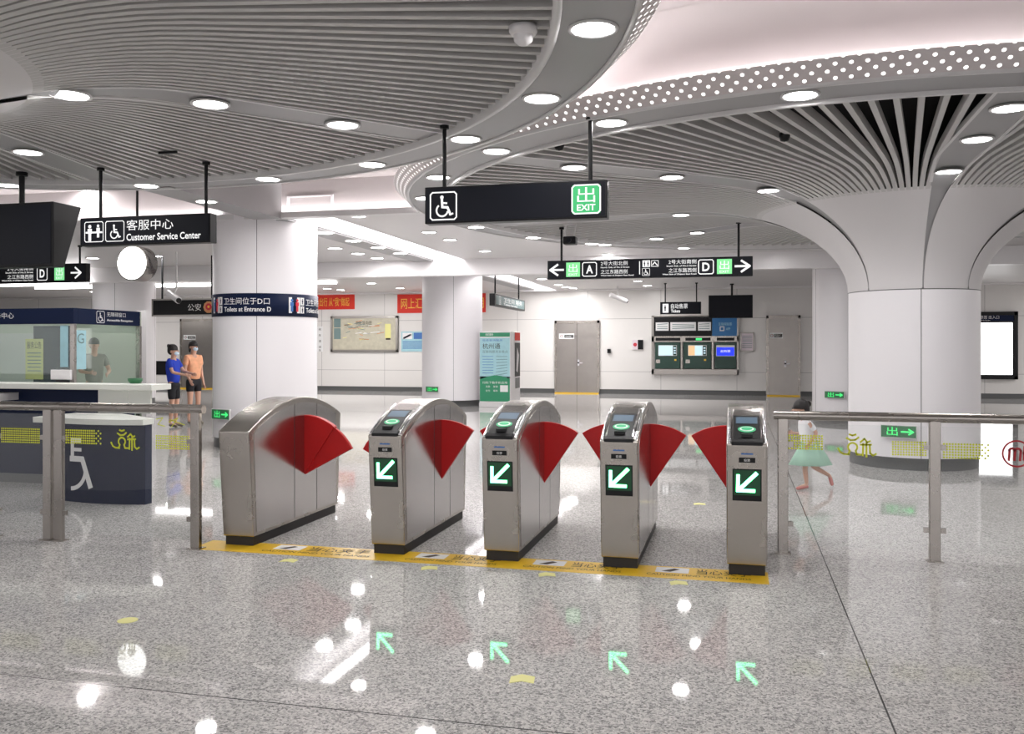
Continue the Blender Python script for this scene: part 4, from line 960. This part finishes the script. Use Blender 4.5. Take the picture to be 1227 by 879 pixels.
P = onY(30, 405, by+.98); s = Sheet(lambda u, v, l: (u+P.x-bx, .99-l, v)); s.l = .004; s.rect(0, 1.05, .3, 1.62, 'sticker'); s.l = .007; s.text('服务公告', .03, 1.48, .27, 1.58, 'inkb')
for k in range(6): s.stroke([(.04, 1.42-k*.05), (.26, 1.42-k*.05)], .012, 'inkg')
s.done('notice', t, 'yellowish notice sheet')
pw = onY(166, 440, 17.0).x; pw2 = onY(177, 440, 17.0).x
struct(MB().box((-22, 17.0, 0), (pw, 17.1, 2.02), 'cream'), 'wall_partition', 'pale green partition behind the service booth')
struct(MB().box((pw, 16.95, 0), (pw2, 17.1, 2.3), 'white'), 'trim_12', 'white post at the end of the green partition')
# counter (upper) ------------------------------------------------
ct = thing('service_counter', 'long cream-topped counter with navy front before the booth', 'counter', (-7.4, 8.4, 0))
xr = onY(204, 462, 8.5).x+7.4
MB().box((-4.5, -.22, 1.05), (xr, .12, 1.11), 'counter').build('counter_top', ct, .006)
def cpx(p): return onY(p, 475, 8.3).x+7.4
MB().box((-4.5, .0, 0), (cpx(118), .5, 1.05), 'navy').build('front_panel', ct)
MB().box((-4.5, -.01, 0), (cpx(118), .0, .1), 'plinth').build('kick_plate', ct)
q = MB()
q.ext([(cpx(116), -.08), (cpx(152), -.08), (cpx(152), -.05), (cpx(116), -.05)], .80, 1.05, 'counter').build('privacy_board', ct)
MB().ext([(cpx(154), -.10), (cpx(180), -.10), (cpx(180), -.07), (cpx(154), -.07)], .80, 1.05, 'counter').build('privacy_board', ct)
MB().box((-2.2, -.3, .92), (cpx(14), 0, 1.0), 'trim').build('shelf', ct)
# low accessible counter -----------------------------------------
a_, b_ = onY(77, 505, 7.5), onY(174, 500, 7.5)
lc = thing('accessible_counter', 'low curved navy counter with white wheelchair mark and cream slab top', 'counter', ((a_.x+b_.x)/2, 7.5, 0)); mx = lc.location.x
xa, xb = a_.x-mx, b_.x-mx
arcp = [(xa+(xb-xa)*i/12, -.16*math.sin(PI*i/12)*.4+.28*(1-i/12)*0-.0) for i in range(13)]
MB().ext(arcp+[(xb, .10), (xb-.2, .14), (xa+.1, .5), (xa, .5)], .0, .76, 'navy').build('front_panel', lc)
MB().ext([(p[0]*1.03, p[1]-.05) for p in arcp]+[(xb*1.03, .12), (xa+.2, .6), (xa-.35, .6), (xa-.35, -.02)], .76, .815, 'counter').build('counter_top', lc, .005)
s = Sheet(lambda u, v, l: (u, -.16*math.sin(PI*(u-xa)/(xb-xa))*.4-l, v)); s.l = .006
c0 = xa+.1
s.stroke([(c0+.02, .60), (c0+.12, .60)], .05, 'inkw'); s.stroke([(c0+.02, .60), (c0+.02, .42)], .045, 'inkw'); s.stroke([(c0+.02, .51), (c0+.13, .51)], .035, 'inkw'); s.stroke([(c0, .42), (c0+.15, .42), (c0+.25, .16)], .055, 'inkw'); s.arc(c0, .32, .19, .04, 'inkw', -90, -5, 14)
s.done('wheelchair_mark', lc, 'white wheelchair symbol')
# green pen pot
p = onY(162, 460, 8.5); t = thing('green_bowl', 'small green bowl on the cream counter', 'bowl', (p.x, 8.5, 1.11)); MB().lathe([(0, 0), (.05, 0), (.075, .03), (.078, .055), (.07, .055), (.045, .012), (0, .01)], 'exitbg', 24).build('bowl', t)
p = onY(75, 455, 8.55); t = thing('desk_monitor', 'pale desk monitor back on the counter behind the post', 'monitor', (p.x, 8.55, 1.11)); MB().box((-.16, 0, .03), (.1, .03, .14), 'white').build('screen', t, .004); MB().box((-.07, -.02, 0), (.03, .05, .03), 'black').build('stand', t)

# ================================================================ PEOPLE
def skin(name, verts, edges, mat_, parent, levels=2, root=0):
    me = bpy.data.meshes.new(name); me.from_pydata([v[0] for v in verts], [], [])
    bm = bmesh.new(); L_ = bm.verts.layers.skin.verify(); vs = []
    for (p, r) in verts:
        v = bm.verts.new(p); v[L_].radius = (r, r) if not hasattr(r, '__len__') else r; vs.append(v)
    vs[root][L_].use_root = True
    for a, b in edges: bm.edges.new((vs[a], vs[b]))
    bm.to_mesh(me); bm.free(); o = bpy.data.objects.new(name, me); COL.objects.link(o)
    o.modifiers.new('skin', 'SKIN').use_smooth_shade = True; su = o.modifiers.new('sub', 'SUBSURF'); su.levels = levels; su.render_levels = levels
    dg = bpy.context.evaluated_depsgraph_get(); m2 = bpy.data.meshes.new_from_object(o.evaluated_get(dg))
    o.modifiers.clear(); o.data = m2; m2.name = name; m2.materials.clear(); m2.materials.append(G[mat_])
    for p in m2.polygons: p.use_smooth = True
    if parent: o.parent = parent
    return o
class Fig:
    """joint positions for a 1.70 m adult facing -Y, x to the figure's left"""
    J = dict(pelvis=(0, 0, .93), waist=(0, 0, 1.06), chest=(0, .01, 1.26), neck0=(0, .01, 1.40), neck1=(0, 0, 1.47), jaw=(0, -.02, 1.53), head=(0, .0, 1.60),
        shL=(.165, .01, 1.38), elL=(.21, .03, 1.11), wrL=(.20, -.05, .87), shR=(-.165, .01, 1.38), elR=(-.21, .03, 1.11), wrR=(-.20, -.05, .87),
        hipL=(.09, 0, .88), knL=(.10, -.02, .49), anL=(.10, .02, .08), toL=(.115, -.13, .03), hipR=(-.09, 0, .88), knR=(-.10, -.02, .49), anR=(-.10, .02, .08), toR=(-.115, -.13, .03))
    def __init__(s, k=1.0, **kw):
        s.j = {a: Vector(b) for a, b in Fig.J.items()}
        for a, b in kw.items(): s.j[a] = Vector(b)
        s.k = k
        for a in s.j: s.j[a] = s.j[a]*k
    def lerp(s, a, b, t): return s.j[a].lerp(s.j[b], t)
def person(name, label, loc, rz, fig, shirt, lower, mask=True, lowlen=.55, hair='short', skirt=False, shoes='shoe', sleeve=.7, headk=1.0, kind='person'):
    t = thing(name, label, kind, loc, rz); j = fig.j; k = fig.k; hk = k*headk
    V, E = [], []
    def add(p, r, par=None):
        V.append((tuple(p), r)); i = len(V)-1
        if par is not None: E.append((par, i))
        return i
    pe = add(j['pelvis'], (.12*k, .095*k)); wa = add(j['waist'], (.105*k, .08*k), pe); ch = add(j['chest'], (.125*k, .09*k), wa); n0 = add(j['neck0'], .062*k, ch); n1 = add(j['neck1'], .050*k, n0)
    ja = add(j['jaw'], (.062*hk, .066*hk), n1); he = add(j['head'], (.078*hk, .088*hk), ja); to = add(j['head']+Vector((0, .005, .055))*hk, (.062*hk, .07*hk), he)
    for sd in 'LR':
        m = 1 if sd == 'L' else -1
        sh = add(j['sh'+sd], .052*k, ch); el = add(j['el'+sd], .037*k, sh); wr = add(j['wr'+sd], .025*k, el)
        d = (j['wr'+sd]-j['el'+sd]).normalized(); pa = add(j['wr'+sd]+d*.05*k, (.032*k, .018*k), wr)
        side = d.cross(Vector((m, 0, 0))); side = side.normalized() if side.length > .1 else Vector((0, -1, 0)); inn = side.cross(d)*m
        for q, (o_, ln) in enumerate(((-.027, .062), (-.009, .073), (.009, .070), (.026, .054))):
            b0 = j['wr'+sd]+d*.085*k+side*o_*k; f1 = add(b0, .0095*k, pa); f2 = add(b0+d*ln*.55*k+inn*.006*k, .0085*k, f1); add(b0+d*ln*k*.95+inn*.022*k, .0070*k, f2)
        th = add(j['wr'+sd]+d*.04*k-side*.03*k, .011*k, pa); add(j['wr'+sd]+d*.075*k-side*.052*k+inn*.01*k, .0085*k, th)
        hp = add(j['hip'+sd], .085*k, pe); kn = add(j['kn'+sd], .052*k, hp); cf = add(fig.lerp('kn'+sd, 'an'+sd, .3), .05*k, kn); an = add(j['an'+sd], .034*k, cf); add(j['to'+sd], (.032*k, .026*k), an)
    body = skin('body', V, E, 'skin', t)
    hd = j['head']; fw = Vector((0, -1, 0))
    face = MB(); face.ball(hd+Vector((0, -.088, -.022))*hk, (.012*hk, .018*hk, .02*hk), 'skin', 10)
    for m in (-1, 1): face.ball(hd+Vector((m*.076, .008, -.02))*hk, (.010*hk, .018*hk, .028*hk), 'skin', 10)
    face.build('nose_and_ears', t)
    e = MB()
    for m in (-1, 1): e.ball(hd+Vector((m*.03, -.080, .008))*hk, (.012*hk, .008*hk, .007*hk), 'hair', 8)
    e.build('eye', t)
    if mask: q = MB(); q.ball(hd+Vector((0, -.056, -.052))*hk, (.056*hk, .048*hk, .042*hk), 'mask', 14).build('face_mask', t)
    else: q = MB(); q.ball(hd+Vector((0, -.078, -.065))*hk, (.022*hk, .01*hk, .006*hk), 'pinks', 10).build('mouth', t)
    q = MB()
    q.ball(hd+Vector((0, .018, .028))*hk, (.092*hk, .098*hk, .098*hk), 'hair', 20, -.25)
    q.ball(hd+Vector((0, .042, -.005))*hk, (.085*hk, .075*hk, .082*hk), 'hair', 18)
    if hair == 'bun': q.ball(hd+Vector((0, .10, .06))*hk, .042*hk, 'hair', 12)
    if hair == 'tail': q.ball(hd+Vector((0, .105, .02))*hk, (.035*hk, .04*hk, .05*hk), 'hair', 12); q.ball(hd+Vector((0, .12, -.06))*hk, (.025*hk, .028*hk, .07*hk), 'hair', 12)
    if hair == 'mop':
        for i in range(22):
            a = i*2.4; z = .02+.08*((i*7) % 11)/11; q.ball(hd+Vector((.07*math.cos(a), .02+.07*math.sin(a)*(1 if math.sin(a) > 0 else .6), z))*hk, .035*hk, 'hair', 8)
    q.build('hair', t)
    # shirt
    V, E = [], []
    hem = j['pelvis']-Vector((0, 0, .05))*k
    a0 = add(hem, (.165*k, .14*k)); a1 = add(j['waist'], (.155*k, .128*k), a0); a2 = add(j['chest'], (.162*k, .125*k), a1); a3 = add(j['neck0']-Vector((0, 0, .02))*k, .075*k, a2)
    for sd in 'LR':
        b0 = add(j['sh'+sd]-Vector((0, 0, .004))*k, .066*k, a2); b1 = add(fig.lerp('sh'+sd, 'el'+sd, sleeve), .058*k, b0)
    skin('shirt', V, E, shirt, t)
    # lower garment
    if skirt:
        q = MB(); pz = j['pelvis']; n = 28; vs, fs = [], []
        for i_, (rr_, dz) in enumerate(((.13, .12), (.17, .02), (.25, -.14), (.33, -.31), (.325, -.315))):
            for i in range(n):
                a = 2*PI*i/n; r2 = rr_*(1+.07*math.sin(7*a)*(i_ > 1)); vs.append((pz.x+r2*math.cos(a)*k*.85, pz.y+r2*math.sin(a)*k*1.15, pz.z+dz*k))
        for i_ in range(4):
            for i in range(n): fs.append((i_*n+i, i_*n+(i+1) % n, (i_+1)*n+(i+1) % n, (i_+1)*n+i))
        q.add(vs, fs, lower, True); q.build('skirt', t)
    else:
        V, E = [], []; a0 = add(j['pelvis']+Vector((0, 0, .05))*k, (.138*k, .11*k)); a1 = add(j['pelvis']-Vector((0, 0, .03))*k, (.135*k, .112*k), a0)
        for sd in 'LR':
            b0 = add(j['hip'+sd]-Vector((0, 0, .05))*k, .092*k, a1)
            if lowlen <= 1: add(fig.lerp('hip'+sd, 'kn'+sd, lowlen), .078*k, b0)
            else: c_ = add(j['kn'+sd], .066*k, b0); add(fig.lerp('kn'+sd, 'an'+sd, lowlen-1), .055*k, c_)
        skin('trousers' if lowlen > 1 else 'shorts', V, E, lower, t)
    for sd in 'LR':
        a_, b_ = j['an'+sd], j['to'+sd]; d = (b_-a_); q = MB()
        mid = (a_+b_)/2; q2 = skin('shoe', [(tuple(a_-Vector((0, 0, .035))*k-d*.2), .035*k), (tuple(mid-Vector((0, 0, .012))*k), .037*k), (tuple(b_+d*.15), .030*k)], [(0, 1), (1, 2)], shoes, t, 2)
    return t
# cam-frame headings: facing right in the photo = rotation so that -Y points to +X
def place(px, d): x = (px-CX)/F*d; return (x*cA-d*sA, x*sA+d*cA, 0)
person('person', 'person in blue shirt and black shorts with a face mask, standing behind the counter end', place(208, 17), R(90+14-8),
    Fig(.90, elL=(.20, -.12, 1.16), wrL=(.12, -.33, 1.12), elR=(-.2, -.08, 1.15), wrR=(-.14, -.30, 1.10)), 'blue', 'blacks', True, .85, 'mop', headk=1.1)
person('person', 'person in patterned peach top and black shorts with a face mask, beside the white column', place(232, 17.6), R(90+14-32),
    Fig(.95, elR=(-.23, -.02, 1.12), wrR=(-.20, -.12, .93)), 'peach', 'blacks', True, .6, 'tail')
person('person', 'person in grey clothes seen through the glass booth, hands held in front', place(113, 15.6), R(14+35),
    Fig(.97, elL=(.24, -.06, 1.12), wrL=(.16, -.28, 1.08), elR=(-.24, -.04, 1.12), wrR=(-.12, -.27, 1.10)), 'greyc', 'greyc', False, 1.7, 'short')
# running child, faces left in the photo
cf = dict(pelvis=(0, .04, .76), waist=(0, .0, .92), chest=(0, -.04, 1.10), neck0=(0, -.07, 1.24), neck1=(0, -.09, 1.28), jaw=(0, -.14, 1.33), head=(0, -.15, 1.45),
    shL=(.14, -.04, 1.22), elL=(.19, .08, 1.02), wrL=(.17, -.04, .86), shR=(-.14, -.06, 1.22), elR=(-.19, -.04, .98), wrR=(-.16, -.20, 1.0),
    hipL=(.08, .02, .70), knL=(.09, -.10, .42), anL=(.09, -.06, .09), toL=(.10, -.24, .035), hipR=(-.08, .04, .70), knR=(-.09, .14, .40), anR=(-.09, .46, .22), toR=(-.09, .50, .06))
person('child', 'small running child in white top and green skirt behind the right railing', place(968, 9.55), R(-90+14+6), Fig(.585, **cf), 'whitec', 'greenc', False, .5, 'bun', True, 'pinks', .8, 1.5)
